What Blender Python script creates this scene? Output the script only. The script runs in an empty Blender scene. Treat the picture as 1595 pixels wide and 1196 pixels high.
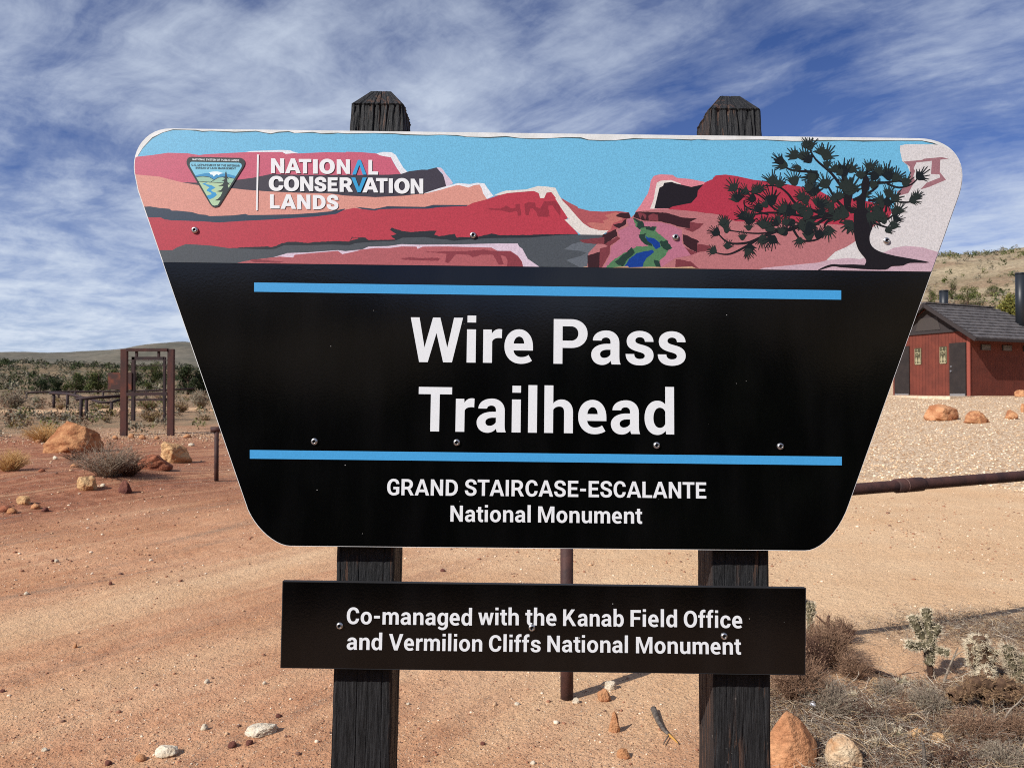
import bpy, math, random
import numpy as np
from mathutils import Vector, Matrix
from mathutils.geometry import tessellate_polygon
C = bpy.context.scene.collection
SC = bpy.context.scene
RNG = np.random.default_rng(7)
random.seed(7)
PI = math.pi
rad = math.radians

# ------------------------------------------------------------------ camera, sky, sun, exposure
EYE = 1.6
FPX, CX, CY = 1155.0, 797.5, 598.0
PITCH = rad(0.75)
cam_d = bpy.data.cameras.new('camera')
cam = bpy.data.objects.new('camera', cam_d); C.objects.link(cam)
cam_d.sensor_width = 36.0; cam_d.lens = FPX / 1595.0 * 36.0
cam_d.clip_start = 0.05; cam_d.clip_end = 20000
cam.location = (0, 0, EYE); cam.rotation_euler = (PI / 2 + PITCH, 0, 0)
cam_d.dof.use_dof = True; cam_d.dof.focus_distance = 1.12; cam_d.dof.aperture_fstop = 18.0
SC.camera = cam
SC.view_settings.view_transform = 'Standard'; SC.view_settings.look = 'None'
SC.view_settings.exposure = 0.2; SC.view_settings.gamma = 1.0
SC.render.engine = 'CYCLES'
SC.cycles.use_denoising = False; SC.cycles.filter_width = 1.0
SC.cycles.max_bounces = 6; SC.cycles.sample_clamp_indirect = 4.0; SC.cycles.sample_clamp_direct = 12.0

SUN_AZ = Vector((-0.79, -0.61, 0)).normalized()
SUN_EL = rad(37.5)
w = bpy.data.worlds.new('World'); SC.world = w; w.use_nodes = True
nt = w.node_tree; N = nt.nodes; L = nt.links
for n in list(N): N.remove(n)

def node(nt, typ, **kw):
    n = nt.nodes.new(typ)
    ins = kw.pop('ins', {})
    for k, v in kw.items(): setattr(n, k, v)
    for k, v in ins.items():
        if isinstance(v, bpy.types.NodeSocket): nt.links.new(v, n.inputs[k])
        else: n.inputs[k].default_value = v
    return n

def math_n(nt, op, a, b=None, c=None, clamp=False):
    n = nt.nodes.new('ShaderNodeMath'); n.operation = op; n.use_clamp = clamp
    for i, v in enumerate((a, b, c)):
        if v is None: continue
        if isinstance(v, bpy.types.NodeSocket): nt.links.new(v, n.inputs[i])
        else: n.inputs[i].default_value = v
    return n.outputs[0]

def ramp(nt, fac, stops, interp='LINEAR'):
    n = nt.nodes.new('ShaderNodeValToRGB'); nt.links.new(fac, n.inputs[0])
    cr = n.color_ramp; cr.interpolation = interp
    while len(cr.elements) < len(stops): cr.elements.new(0.5)
    for e, (p, c) in zip(cr.elements, stops):
        e.position = p; e.color = (c, c, c, 1) if not hasattr(c, '__len__') else (*c[:3], 1)
    return n.outputs[0]

def mixc(nt, fac, a, b, blend='MIX'):
    n = nt.nodes.new('ShaderNodeMix'); n.data_type = 'RGBA'; n.blend_type = blend
    for i, v in ((0, fac), (6, a), (7, b)):
        if isinstance(v, bpy.types.NodeSocket): nt.links.new(v, n.inputs[i])
        elif hasattr(v, '__len__'): n.inputs[i].default_value = (*v[:3], 1)
        else: n.inputs[i].default_value = v
    return n.outputs[2]

def s2l(c):
    return tuple(((v / 255) / 12.92 if v / 255 <= .04045 else ((v / 255 + .055) / 1.055) ** 2.4) for v in c)

tc = node(nt, 'ShaderNodeTexCoord')
sky = node(nt, 'ShaderNodeTexSky', sky_type='NISHITA', sun_disc=False, sun_elevation=SUN_EL,
           sun_rotation=math.atan2(SUN_AZ.x, SUN_AZ.y), altitude=1500, air_density=1.0, dust_density=0.35, ozone_density=2.2)
sep = node(nt, 'ShaderNodeSeparateXYZ', ins={0: tc.outputs['Generated']})
zc = math_n(nt, 'ADD', math_n(nt, 'MAXIMUM', sep.outputs[2], 0.0), 0.10)
px_ = math_n(nt, 'DIVIDE', sep.outputs[0], zc); py_ = math_n(nt, 'DIVIDE', sep.outputs[1], zc)
cv = node(nt, 'ShaderNodeCombineXYZ', ins={0: px_, 1: py_, 2: 0.0})
# cirrus streaks and softer broken patches on one cloud sheet
def cl_noise(loc, rot, scl, sc, det, ro, dist):
    ro_ = node(nt, 'ShaderNodeMapping', ins={0: cv.outputs[0], 'Rotation': (0, 0, rot)}).outputs[0]
    mp = node(nt, 'ShaderNodeMapping', ins={0: ro_, 'Location': loc, 'Scale': scl})
    return node(nt, 'ShaderNodeTexNoise', ins={'Vector': mp.outputs[0], 'Scale': sc, 'Detail': det, 'Roughness': ro, 'Distortion': dist}).outputs[0]
wv = node(nt, 'ShaderNodeTexNoise', ins={'Vector': cv.outputs[0], 'Scale': 1.1, 'Detail': 4, 'Roughness': 0.5}).outputs['Color']
wsub = node(nt, 'ShaderNodeVectorMath', operation='SUBTRACT', ins={0: wv, 1: (0.5, 0.5, 0.5)}).outputs[0]
wmul = node(nt, 'ShaderNodeVectorMath', operation='MULTIPLY', ins={0: wsub, 1: (0.42, 0.42, 0.0)}).outputs[0]
cv = node(nt, 'ShaderNodeVectorMath', operation='ADD', ins={0: cv.outputs[0], 1: wmul})
nA = cl_noise((3.1, 1.7, 0), 0.7, (1.0, 0.75, 1), 1.05, 13, 0.64, 0.12)
nB = cl_noise((7.3, 2.2, 0), -0.8, (1.6, 0.7, 1), 1.9, 12, 0.66, 0.2)
nC = cl_noise((1.3, 5.2, 0), 0.15, (1.0, 0.8, 1), 0.42, 4, 0.5, 0.2)
cl = math_n(nt, 'ADD', math_n(nt, 'MULTIPLY', nA, 0.50), math_n(nt, 'ADD', math_n(nt, 'MULTIPLY', nB, 0.38), math_n(nt, 'MULTIPLY', nC, 0.12)))
cloud = ramp(nt, cl, [(0.41, 0.0), (0.465, 0.20), (0.53, 0.60), (0.60, 1.0)], 'LINEAR')
cov = ramp(nt, sep.outputs[2], [(0.0, 0.9), (0.2, 0.85), (0.5, 0.72)])
hz = ramp(nt, sep.outputs[2], [(0.0, 0.50), (0.09, 0.32), (0.24, 0.05), (0.4, 0.0)])
cf = math_n(nt, 'ADD', math_n(nt, 'MULTIPLY', cloud, cov), hz, clamp=True)
skyb = mixc(nt, 1.0, sky.outputs[0], (0.40, 0.49, 0.78), 'MULTIPLY')
cfin = mixc(nt, cf, skyb, (5.7, 6.4, 7.5))
bg = node(nt, 'ShaderNodeBackground', ins={0: cfin, 1: 0.10})
out = node(nt, 'ShaderNodeOutputWorld', ins={0: bg.outputs[0]})

sd = bpy.data.lights.new('sun', 'SUN'); sd.energy = 5.0; sd.angle = rad(0.53); sd.color = (1.0, 0.965, 0.915)
sun = bpy.data.objects.new('sun', sd); C.objects.link(sun)
sdir = Vector((SUN_AZ.x * math.cos(SUN_EL), SUN_AZ.y * math.cos(SUN_EL), math.sin(SUN_EL)))
sun.rotation_euler = (-sdir).to_track_quat('-Z', 'Y').to_euler(); sun.location = (-8, -6, 9)

# ------------------------------------------------------------------ helpers
def tag(o, label=None, cat=None, group=None, kind=None):
    if label: o['label'] = label
    if cat: o['category'] = cat
    if group: o['group'] = group
    if kind: o['kind'] = kind
    return o

def empty(name, loc, label, cat, group=None, rotz=0):
    o = bpy.data.objects.new(name, None); C.objects.link(o); o.location = loc; o.rotation_euler = (0, 0, rotz)
    o.empty_display_size = .1
    return tag(o, label, cat, group)

def link_mesh(name, me, mats, parent=None, smooth=False):
    if not isinstance(mats, (list, tuple)): mats = [mats]
    for m in mats: me.materials.append(m)
    if smooth: me.polygons.foreach_set('use_smooth', [True] * len(me.polygons))
    o = bpy.data.objects.new(name, me); C.objects.link(o)
    if parent: o.parent = parent
    return o

class MB:
    """collects faces, then builds ONE mesh object"""
    def __init__(s): s.v = []; s.f = []; s.m = []
    def add(s, vs, fs, m=0):
        b = len(s.v); s.v += [tuple(v) for v in vs]
        for f in fs: s.f.append(tuple(i + b for i in f)); s.m.append(m)
    def box(s, c, d, m=0, rot=None):
        x, y, z = (k / 2 for k in d)
        vs = [Vector((i, j, k)) for k in (-z, z) for j in (-y, y) for i in (-x, x)]
        if rot is not None: vs = [rot @ v for v in vs]
        s.add([v + Vector(c) for v in vs], [(0, 2, 3, 1), (4, 5, 7, 6), (0, 1, 5, 4), (2, 6, 7, 3), (0, 4, 6, 2), (1, 3, 7, 5)], m)
    def bar(s, a, b, wx, wy, m=0, up=(0, 0, 1)):
        a, b = Vector(a), Vector(b); t = (b - a).normalized(); u = t.cross(Vector(up))
        if u.length < 1e-4: u = Vector((1, 0, 0))
        u.normalize(); v = u.cross(t).normalized(); vs = []
        for p in (a, b):
            for i, j in ((-1, -1), (1, -1), (1, 1), (-1, 1)): vs.append(p + u * i * wx / 2 + v * j * wy / 2)
        s.add(vs, [(0, 1, 2, 3), (7, 6, 5, 4), (0, 4, 5, 1), (1, 5, 6, 2), (2, 6, 7, 3), (3, 7, 4, 0)], m)
    def tube(s, pts, rs, n=16, m=0, cap=True):
        pts = [Vector(p) for p in pts]
        if not hasattr(rs, '__len__'): rs = [rs] * len(pts)
        t0 = (pts[1] - pts[0]).normalized(); u = t0.cross(Vector((0, 0, 1)))
        if u.length < 1e-3: u = Vector((1, 0, 0))
        u.normalize(); vs = []
        for i, p in enumerate(pts):
            t = (pts[min(i + 1, len(pts) - 1)] - pts[max(i - 1, 0)]).normalized()
            u = (u - t * u.dot(t)).normalized(); v = t.cross(u)
            for k in range(n): vs.append(p + (u * math.cos(2 * PI * k / n) + v * math.sin(2 * PI * k / n)) * rs[i])
        fs = [(i * n + k, i * n + (k + 1) % n, (i + 1) * n + (k + 1) % n, (i + 1) * n + k) for i in range(len(pts) - 1) for k in range(n)]
        if cap: fs += [tuple(range(n))[::-1], tuple((len(pts) - 1) * n + k for k in range(n))]
        s.add(vs, fs, m)
    def build(s, name, mats, parent=None, smooth=False):
        me = bpy.data.meshes.new(name); me.from_pydata(s.v, [], s.f); me.update()
        me.polygons.foreach_set('material_index', s.m)
        return link_mesh(name, me, mats, parent, smooth)

def np_mesh(name, V, F, mats, parent=None, smooth=False, mi=None):
    """V (n,3), F (m,k) with constant k"""
    me = bpy.data.meshes.new(name); V = np.asarray(V, np.float32); F = np.asarray(F, np.int32); k = F.shape[1]
    me.vertices.add(len(V)); me.vertices.foreach_set('co', V.ravel())
    me.loops.add(F.size); me.loops.foreach_set('vertex_index', F.ravel())
    me.polygons.add(len(F)); me.polygons.foreach_set('loop_start', np.arange(0, F.size, k, dtype=np.int32))
    if mi is not None: me.polygons.foreach_set('material_index', np.asarray(mi, np.int32))
    me.update(calc_edges=True); me.validate()
    return link_mesh(name, me, mats, parent, smooth)

def tubes(name, P, R, mats, parent=None, sides=3, mi=None):
    """many thin tubes in one mesh: P (n,k,3), R (n,k)"""
    P = np.asarray(P, float); R = np.asarray(R, float); n, k, _ = P.shape
    T = np.gradient(P, axis=1); T /= np.linalg.norm(T, axis=2, keepdims=True) + 1e-9
    ref = RNG.normal(size=(n, 1, 3)); U = np.cross(T, ref); U /= np.linalg.norm(U, axis=2, keepdims=True) + 1e-9
    W = np.cross(T, U); a = np.arange(sides) * 2 * PI / sides
    V = P[:, :, None] + R[:, :, None, None] * (U[:, :, None] * np.cos(a)[:, None] + W[:, :, None] * np.sin(a)[:, None])
    idx = np.arange(n * k * sides).reshape(n, k, sides)
    q = np.stack([idx[:, :-1], np.roll(idx, -1, 2)[:, :-1], np.roll(idx, -1, 2)[:, 1:], idx[:, 1:]], -1).reshape(-1, 4)
    m = None if mi is None else np.repeat(mi, (k - 1) * sides)
    return np_mesh(name, V.reshape(-1, 3), q, mats, parent, mi=m)

def leaves(name, P, S, mats, parent=None, mi=None, asp=0.55, N_=None):
    """small leaf faces, each a bent pair of triangles, random directions"""
    P = np.asarray(P, float); n = len(P); S = np.broadcast_to(S, (n,))
    A = RNG.normal(size=(n, 3)); A /= np.linalg.norm(A, axis=1, keepdims=True)
    B = np.cross(A, RNG.normal(size=(n, 3))); B /= np.linalg.norm(B, axis=1, keepdims=True) + 1e-9
    Cc = np.cross(A, B)
    V = np.stack([P - A * S[:, None], P + B * S[:, None] * asp + Cc * S[:, None] * .15, P + A * S[:, None], P - B * S[:, None] * asp + Cc * S[:, None] * .15], 1)
    F = np.arange(n * 4).reshape(n, 4)
    return np_mesh(name, V.reshape(-1, 3), F, mats, parent, mi=mi)

# numpy gradient noise
_perm = np.random.default_rng(3).permutation(512)
def vnoise(x, y, z=None):
    x = np.asarray(x, float); y = np.asarray(y, float); z = np.zeros_like(x) if z is None else np.asarray(z, float)
    xi, yi, zi = np.floor(x).astype(int), np.floor(y).astype(int), np.floor(z).astype(int)
    xf, yf, zf = x - xi, y - yi, z - zi
    f = lambda t: t * t * t * (t * (t * 6 - 15) + 10)
    u, v, w_ = f(xf), f(yf), f(zf)
    def h(i, j, k): return _perm[(_perm[(_perm[i & 511] + j) & 511] + k) & 511] / 255.5 - 1
    def lp(a, b, t): return a + (b - a) * t
    r = []
    for k in (0, 1):
        r.append(lp(lp(h(xi, yi, zi + k), h(xi + 1, yi, zi + k), u), lp(h(xi, yi + 1, zi + k), h(xi + 1, yi + 1, zi + k), u), v))
    return lp(r[0], r[1], w_)
def fbm(x, y, z=None, o=4):
    s = 0; a = 1; t = 0
    x = np.asarray(x, float); y = np.asarray(y, float)
    for i in range(o):
        s = s + a * vnoise(x * 2 ** i + 17.3 * i, y * 2 ** i + 5.1 * i, None if z is None else np.asarray(z) * 2 ** i); t += a; a *= .5
    return s / t
def sstep(a, b, x):
    t = np.clip((np.asarray(x, float) - a) / (b - a), 0, 1); return t * t * (3 - 2 * t)

# ------------------------------------------------------------------ materials
def bsdf(name):
    m = bpy.data.materials.new(name); m.use_nodes = True
    return m, m.node_tree, m.node_tree.nodes['Principled BSDF']

def mat(name, col, rough=.85, col2=None, scale=6, detail=5, stretch=(1, 1, 1), bump=0, bscale=None, spec=.3, lo=.4, hi=.6, metal=0, fine=0.0, finescale=200, bdist=.01, coat=0):
    m, t, b = bsdf(name)
    b.inputs['Roughness'].default_value = rough; b.inputs['Specular IOR Level'].default_value = spec; b.inputs['Metallic'].default_value = metal
    b.inputs['Coat Weight'].default_value = coat
    co = node(t, 'ShaderNodeTexCoord'); mp = node(t, 'ShaderNodeMapping', ins={0: co.outputs['Object'], 'Scale': stretch})
    c = None
    if col2 is not None:
        nz = node(t, 'ShaderNodeTexNoise', ins={'Vector': mp.outputs[0], 'Scale': scale, 'Detail': detail, 'Roughness': .6})
        f = ramp(t, nz.outputs[0], [(lo, 0.0), (hi, 1.0)]); c = mixc(t, f, col, col2)
    if fine:
        nf = node(t, 'ShaderNodeTexNoise', ins={'Vector': mp.outputs[0], 'Scale': finescale, 'Detail': 2})
        g = ramp(t, nf.outputs[0], [(.3, 1 - fine), (.7, 1 + fine)])
        c = mixc(t, 1.0, c if c is not None else col, g, 'MULTIPLY')
    if c is None: b.inputs['Base Color'].default_value = (*col[:3], 1)
    else: t.links.new(c, b.inputs['Base Color'])
    if bump:
        nb = node(t, 'ShaderNodeTexNoise', ins={'Vector': mp.outputs[0], 'Scale': bscale or scale * 3, 'Detail': 6, 'Roughness': .65})
        bp = node(t, 'ShaderNodeBump', ins={'Strength': bump, 'Distance': bdist, 'Height': nb.outputs[0]})
        t.links.new(bp.outputs[0], b.inputs['Normal'])
    return m

# ------------------------------------------------------------------ projection from the camera (for measuring places on planes and the ground)
cp, sp_ = math.cos(PITCH), math.sin(PITCH)
def ray(px, py):
    x, z = (px - CX) / FPX, (CY - py) / FPX
    return Vector((x, cp - sp_ * z, sp_ + cp * z))
CAM = Vector((0, 0, EYE))
def at(px, py, Y):
    d = ray(px, py); return CAM + d * (Y / d.y)

# ------------------------------------------------------------------ terrain
def H(x, y):
    x = np.asarray(x, float); y = np.asarray(y, float)
    r = np.hypot(x, y)
    az = np.where(y > 0.05, x / np.maximum(y, .05), np.sign(x) * 3)
    zl = np.interp(r, [0, 8, 12, 21, 40, 60, 90, 150, 250, 420, 900], [0, 0, .15, .42, .95, 1.5, 2.0, 4.2, 9.2, 11, 12])
    zr = np.interp(r, [0, 14, 18, 33, 42, 55, 75, 110, 160, 220, 300, 900], [0, 0, .18, 1.5, 1.62, 2.4, 5.8, 14.6, 25.8, 37, 41, 52])
    wr = sstep(.02, .42, az)
    z = zl * (1 - wr) + zr * wr
    zb = np.interp(r, [0, 12, 40, 70, 140, 300, 900], [0, 0, .5, 8, 32, 58, 60])  # unseen rise behind the camera, added for the skyline mirrored in the sign
    wb = sstep(0, -6, y)
    z = z * (1 - wb) + (zb + sstep(60, 130, r) * 14 * fbm(x * .022 + 40, y * .022, o=4)) * wb
    far = sstep(60, 140, r)
    z = z + far * (fbm(x * .02, y * .02, o=4) * 2.0 + fbm(x * .09, y * .09, o=3) * .8) * (1 + .4 * wr)
    mid = sstep(6, 20, r)
    z = z + .05 * mid * fbm(x * .35 + 3, y * .35, o=3)
    # red bank on the left
    lf = sstep(-.30, -.55, az)
    z = z + lf * .16 * np.exp(-((r - 13.5) / 2.2) ** 2) * (1 + .5 * vnoise(x * .6, y * .6))
    z = z + .012 * fbm(x * 1.7, y * 1.7, o=4) + .004 * fbm(x * 9, y * 9, o=2) * sstep(30, 8, r)
    return z
def Hs(x, y): return float(H(np.array([x]), np.array([y]))[0])
def G(px, py):
    """the ground point seen at a photo pixel"""
    d = ray(px, py); ts = np.geomspace(1.5, 420, 1500)
    z = EYE + d.z * ts; g = H(d.x * ts, d.y * ts); k = np.nonzero(z < g)[0]
    i = int(k[0]) if len(k) else len(ts) - 1
    a, b = ts[max(i - 1, 0)], ts[i]
    for _ in range(18):
        m_ = (a + b) / 2
        if EYE + d.z * m_ < Hs(d.x * m_, d.y * m_): b = m_
        else: a = m_
    return Vector((d.x * b, d.y * b, Hs(d.x * b, d.y * b)))

def polar_grid(r, th):
    R_, T_ = np.meshgrid(r, th, indexing='ij')
    x = R_ * np.sin(T_); y = R_ * np.cos(T_); n, m_ = R_.shape
    idx = np.arange(n * m_).reshape(n, m_)
    F = np.stack([idx[:-1, :-1], idx[:-1, 1:], idx[1:, 1:], idx[1:, :-1]], -1).reshape(-1, 4)
    return x.ravel(), y.ravel(), F[:, ::-1]

def ground_masks(x, y):
    r = np.hypot(x, y); az = np.where(y > .05, x / np.maximum(y, .05), np.sign(x) * 3)
    wob = fbm(x * .5, y * .5, o=3)
    sand = sstep(-.42, .22, az + .12 * wob + .05 * np.clip((y - 6) / 4, -1, 1)) * sstep(2.0, 5.4, y + .9 * wob)
    # pale wheel band across the left
    dband = (y - (6.3 + 1.55 * (x + 2.6))) / 1.6
    sand = np.maximum(sand, .75 * np.exp(-(dband / .55) ** 2) * sstep(-7, -3, x))
    sand = np.maximum(sand, .45 * np.exp(-((y - (4.3 + 1.3 * (x + 2.1))) / .45) ** 2) * sstep(.5, -1, x))
    grav = sstep(.25, .34, az + .03 * wob) * sstep(14.6, 15.6, r + 1.0 * wob) * sstep(60, 45, r)
    kx, ky = -10.0, 20.8
    grav = np.maximum(grav, .55 * np.exp(-(((x - kx) / 4.4) ** 2 + ((y - ky) / 1.6) ** 2)))
    track = np.exp(-((y - (33 + .45 * (x + 17))) / 2.0) ** 2) * sstep(-.18, -.3, az)
    scrub = sstep(22, 27, r + 2 * wob) * sstep(.1, -.1, az) * (1 - .97 * track); sand = np.maximum(sand, .95 * track)
    bank = sstep(-.22, -.42, az) * sstep(9.0, 11.5, r + 1.5 * wob) * (1 - scrub)
    lit = litter_and_rear_dark_mask(x, y)
    return sand, grav, scrub, lit, bank

def litter_and_rear_dark_mask(x, y):
    wob = fbm(x * 1.4 + 9, y * 1.4, o=3)
    # the brushy patch to the right of the right-hand post
    edge = 3.9 + .42 * (x - 1.4)
    m1 = sstep(.98, 1.28, x + .35 * wob) * sstep(.35, -.25, y - edge - .7 * wob)
    m2 = .95 * np.exp(-(((x - 3.25) / .8) ** 2 + ((y - 5.05 - .1 * (x - 3)) / .38) ** 2) * 1.3 + .5 * wob)
    return np.maximum(np.clip(np.maximum(m1, m2), 0, 1) * sstep(-.5, .5, y), sstep(.9, .2, y))  # last term: dark ground added behind the camera to dim the sign's reflection

fr = rad(50)
th = np.concatenate([np.linspace(-fr, fr, 760), np.linspace(fr, 2 * PI - fr, 260)[1:]])
rr = np.concatenate([[0.02, .3, .7, 1.2], np.geomspace(1.6, 62, 380)])
gx, gy, gF = polar_grid(rr, th)
gz = H(gx, gy)

def ground_material():
    m, t, b = bsdf('ground_dirt')
    co = node(t, 'ShaderNodeTexCoord').outputs['Object']
    at_ = {}
    for k in ('sand', 'gravel', 'scrub', 'litter', 'bank'):
        at_[k] = node(t, 'ShaderNodeAttribute', attribute_name=k).outputs['Fac']
    def nz(s, d=5, r=.6, stretch=(1, 1, 1), rot=0, dist=0):
        ro_ = node(t, 'ShaderNodeMapping', ins={0: co, 'Rotation': (0, 0, rot)}).outputs[0] if rot else co
        mp = node(t, 'ShaderNodeMapping', ins={0: ro_, 'Scale': stretch})
        return node(t, 'ShaderNodeTexNoise', ins={'Vector': mp.outputs[0], 'Scale': s, 'Detail': d, 'Roughness': r, 'Distortion': dist}).outputs[0]
    big = nz(.9, 5); med = nz(7, 6); fine = nz(60, 5, .7)
    streak = nz(1.6, 6, .6, (.13, 2.6, 1), rad(-57), .5)
    red = mixc(t, ramp(t, big, [(.35, 0.), (.65, 1.)]), s2l((190, 137, 100)), s2l((210, 160, 123)))
    red = mixc(t, ramp(t, med, [(.45, 0.), (.7, .6)]), red, s2l((174, 118, 85)))
    red = mixc(t, at_['bank'], red, mixc(t, ramp(t, med, [(.38, 0.), (.62, 1.)]), s2l((136, 84, 60)), s2l((168, 112, 84))))
    sandc = mixc(t, ramp(t, big, [(.3, 0.), (.7, 1.)]), s2l((216, 175, 133)), s2l((227, 192, 152)))
    sf = math_n(t, 'ADD', at_['sand'], math_n(t, 'MULTIPLY', math_n(t, 'MULTIPLY', math_n(t, 'SUBTRACT', streak, .5), math_n(t, 'SUBTRACT', 1.25, at_['sand'])), 1.7), clamp=True)
    c = mixc(t, sf, red, sandc)
    # grey washed streaks of grit
    gs = math_n(t, 'MULTIPLY', ramp(t, streak, [(.34, 1.), (.46, 0.)]), ramp(t, fine, [(.42, 0.), (.55, 1.)]))
    c = mixc(t, math_n(t, 'MULTIPLY', math_n(t, 'MULTIPLY', gs, math_n(t, 'SUBTRACT', 1., at_['sand'])), .8), c, s2l((136, 118, 100)))
    # grit: small pale and dark grains
    vo = node(t, 'ShaderNodeTexVoronoi', ins={'Vector': co, 'Scale': 85})
    vd = ramp(t, vo.outputs['Distance'], [(.22, 1.), (.34, 0.)])
    vc = node(t, 'ShaderNodeSeparateColor', ins={0: vo.outputs['Color']})
    pale = math_n(t, 'MULTIPLY', vd, ramp(t, vc.outputs[0], [(.68, 0.), (.74, 1.)]))
    dark = math_n(t, 'MULTIPLY', vd, ramp(t, vc.outputs[1], [(.72, 0.), (.78, 1.)]))
    c = mixc(t, math_n(t, 'MULTIPLY', pale, .8), c, s2l((232, 206, 178)))
    v3 = node(t, 'ShaderNodeTexVoronoi', ins={'Vector': co, 'Scale': 34}); d3 = ramp(t, v3.outputs['Distance'], [(.10, 1.), (.2, 0.)]); c3 = node(t, 'ShaderNodeSeparateColor', ins={0: v3.outputs['Color']})
    c = mixc(t, math_n(t, 'MULTIPLY', d3, ramp(t, c3.outputs[2], [(.72, 0.), (.80, .85)])), c, ramp(t, c3.outputs[0], [(.2, s2l((120, 84, 64))), (.5, s2l((206, 170, 136))), (.8, s2l((236, 216, 190)))]))
    c = mixc(t, math_n(t, 'MULTIPLY', dark, .5), c, s2l((118, 80, 60)))
    # gravel bed
    vg = node(t, 'ShaderNodeTexVoronoi', ins={'Vector': co, 'Scale': 17})
    gcol = node(t, 'ShaderNodeSeparateColor', ins={0: vg.outputs['Color']})
    gravc = ramp(t, gcol.outputs[0], [(0., s2l((190, 156, 122))), (.25, s2l((212, 180, 144))), (.6, s2l((224, 197, 163))), (.9, s2l((236, 216, 188)))])
    gravc = mixc(t, ramp(t, vg.outputs['Distance'], [(.35, 0.), (.75, .6)]), gravc, s2l((164, 124, 92)))
    c = mixc(t, at_['gravel'], c, gravc)
    # scrubby flat further left, the grey litter under the brush, and the added dark ground behind the camera
    scr = mixc(t, ramp(t, nz(1.3, 6), [(.4, 0.), (.62, 1.)]), s2l((150, 124, 98)), s2l((116, 108, 86)))
    c = mixc(t, math_n(t, 'MULTIPLY', at_['scrub'], .85), c, scr)
    lf = math_n(t, 'MULTIPLY', at_['litter'], ramp(t, med, [(.35, .35), (.6, 1.)]))
    litc = mixc(t, ramp(t, nz(26, 6), [(.35, 0.), (.65, 1.)]), s2l((62, 52, 45)), s2l((112, 98, 86)))
    c = mixc(t, math_n(t, 'MULTIPLY', lf, .92), c, litc)
    c = mixc(t, 1.0, c, ramp(t, fine, [(.25, .76), (.75, 1.18)]), 'MULTIPLY')
    t.links.new(c, b.inputs['Base Color']); b.inputs['Roughness'].default_value = .95; b.inputs['Specular IOR Level'].default_value = .15
    hgt = math_n(t, 'ADD', math_n(t, 'MULTIPLY', fine, .5), math_n(t, 'MULTIPLY', nz(14, 6, .65), 1.1))
    hgt = math_n(t, 'ADD', hgt, math_n(t, 'MULTIPLY', vd, .30)); hgt = math_n(t, 'ADD', hgt, math_n(t, 'MULTIPLY', d3, .35))
    hgt = math_n(t, 'ADD', hgt, math_n(t, 'MULTIPLY', math_n(t, 'MULTIPLY', at_['gravel'], math_n(t, 'SUBTRACT', 1., vg.outputs['Distance'])), 1.6))
    bp = node(t, 'ShaderNodeBump', ins={'Strength': 1.0, 'Distance': .022, 'Height': hgt})
    t.links.new(bp.outputs[0], b.inputs['Normal'])
    return m
ground = np_mesh('ground', np.stack([gx, gy, gz], 1), gF, ground_material(), smooth=True)
ground['kind'] = 'structure'
for k, a in zip(('sand', 'gravel', 'scrub', 'litter', 'bank'), ground_masks(gx, gy)):
    ground.data.attributes.new(k, 'FLOAT', 'POINT').data.foreach_set('value', a.astype(np.float32))

th2 = np.concatenate([np.linspace(-fr, fr, 420), np.linspace(fr, 2 * PI - fr, 160)[1:]])
hx, hy, hF = polar_grid(np.geomspace(61.5, 900, 150), th2)
hzv = H(hx, hy); hzv[np.hypot(hx, hy) < 62.5] -= .03
def hill_material():
    m, t, b = bsdf('hill_slopes')
    co = node(t, 'ShaderNodeTexCoord').outputs['Object']
    tan = node(t, 'ShaderNodeAttribute', attribute_name='tan').outputs['Fac']
    def nz(s, d=6, st=(1, 1, 1)):
        mp = node(t, 'ShaderNodeMapping', ins={0: co, 'Scale': st})
        return node(t, 'ShaderNodeTexNoise', ins={'Vector': mp.outputs[0], 'Scale': s, 'Detail': d, 'Roughness': .62}).outputs[0]
    a = nz(.06); d_ = nz(.5); e = nz(.12, 6, (1, 1, 5))
    tanc = mixc(t, ramp(t, a, [(.38, 0.), (.6, 1.)]), s2l((140, 124, 98)), s2l((168, 152, 125)))
    tanc = mixc(t, ramp(t, e, [(.5, 0.), (.62, .6)]), tanc, s2l((128, 102, 82)))
    low = node(t, 'ShaderNodeAttribute', attribute_name='low').outputs['Fac']
    tanc = mixc(t, math_n(t, 'MULTIPLY', low, ramp(t, d_, [(.4, .3), (.6, 1.)])), tanc, s2l((176, 134, 110)))
    grn = mixc(t, ramp(t, d_, [(.42, 0.), (.6, 1.)]), s2l((140, 118, 92)), s2l((96, 92, 74)))
    c = mixc(t, tan, grn, tanc)
    c = mixc(t, 1., c, ramp(t, nz(2.4), [(.32, .55), (.66, 1.22)]), 'MULTIPLY')
    t.links.new(c, b.inputs['Base Color']); b.inputs['Roughness'].default_value = 1; b.inputs['Specular IOR Level'].default_value = .1
    bp = node(t, 'ShaderNodeBump', ins={'Strength': .9, 'Distance': .6, 'Height': d_}); t.links.new(bp.outputs[0], b.inputs['Normal'])
    return m
hills = np_mesh('hills', np.stack([hx, hy, hzv], 1), hF, hill_material(), smooth=True); hills['kind'] = 'structure'
haz = np.where(hy > .05, hx / np.maximum(hy, .05), 0)
hills.data.attributes.new('tan', 'FLOAT', 'POINT').data.foreach_set('value', sstep(.1, .4, haz).astype(np.float32))
hills.data.attributes.new('low', 'FLOAT', 'POINT').data.foreach_set('value', (sstep(.1, .4, haz) * sstep(95, 70, np.hypot(hx, hy))).astype(np.float32))

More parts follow.
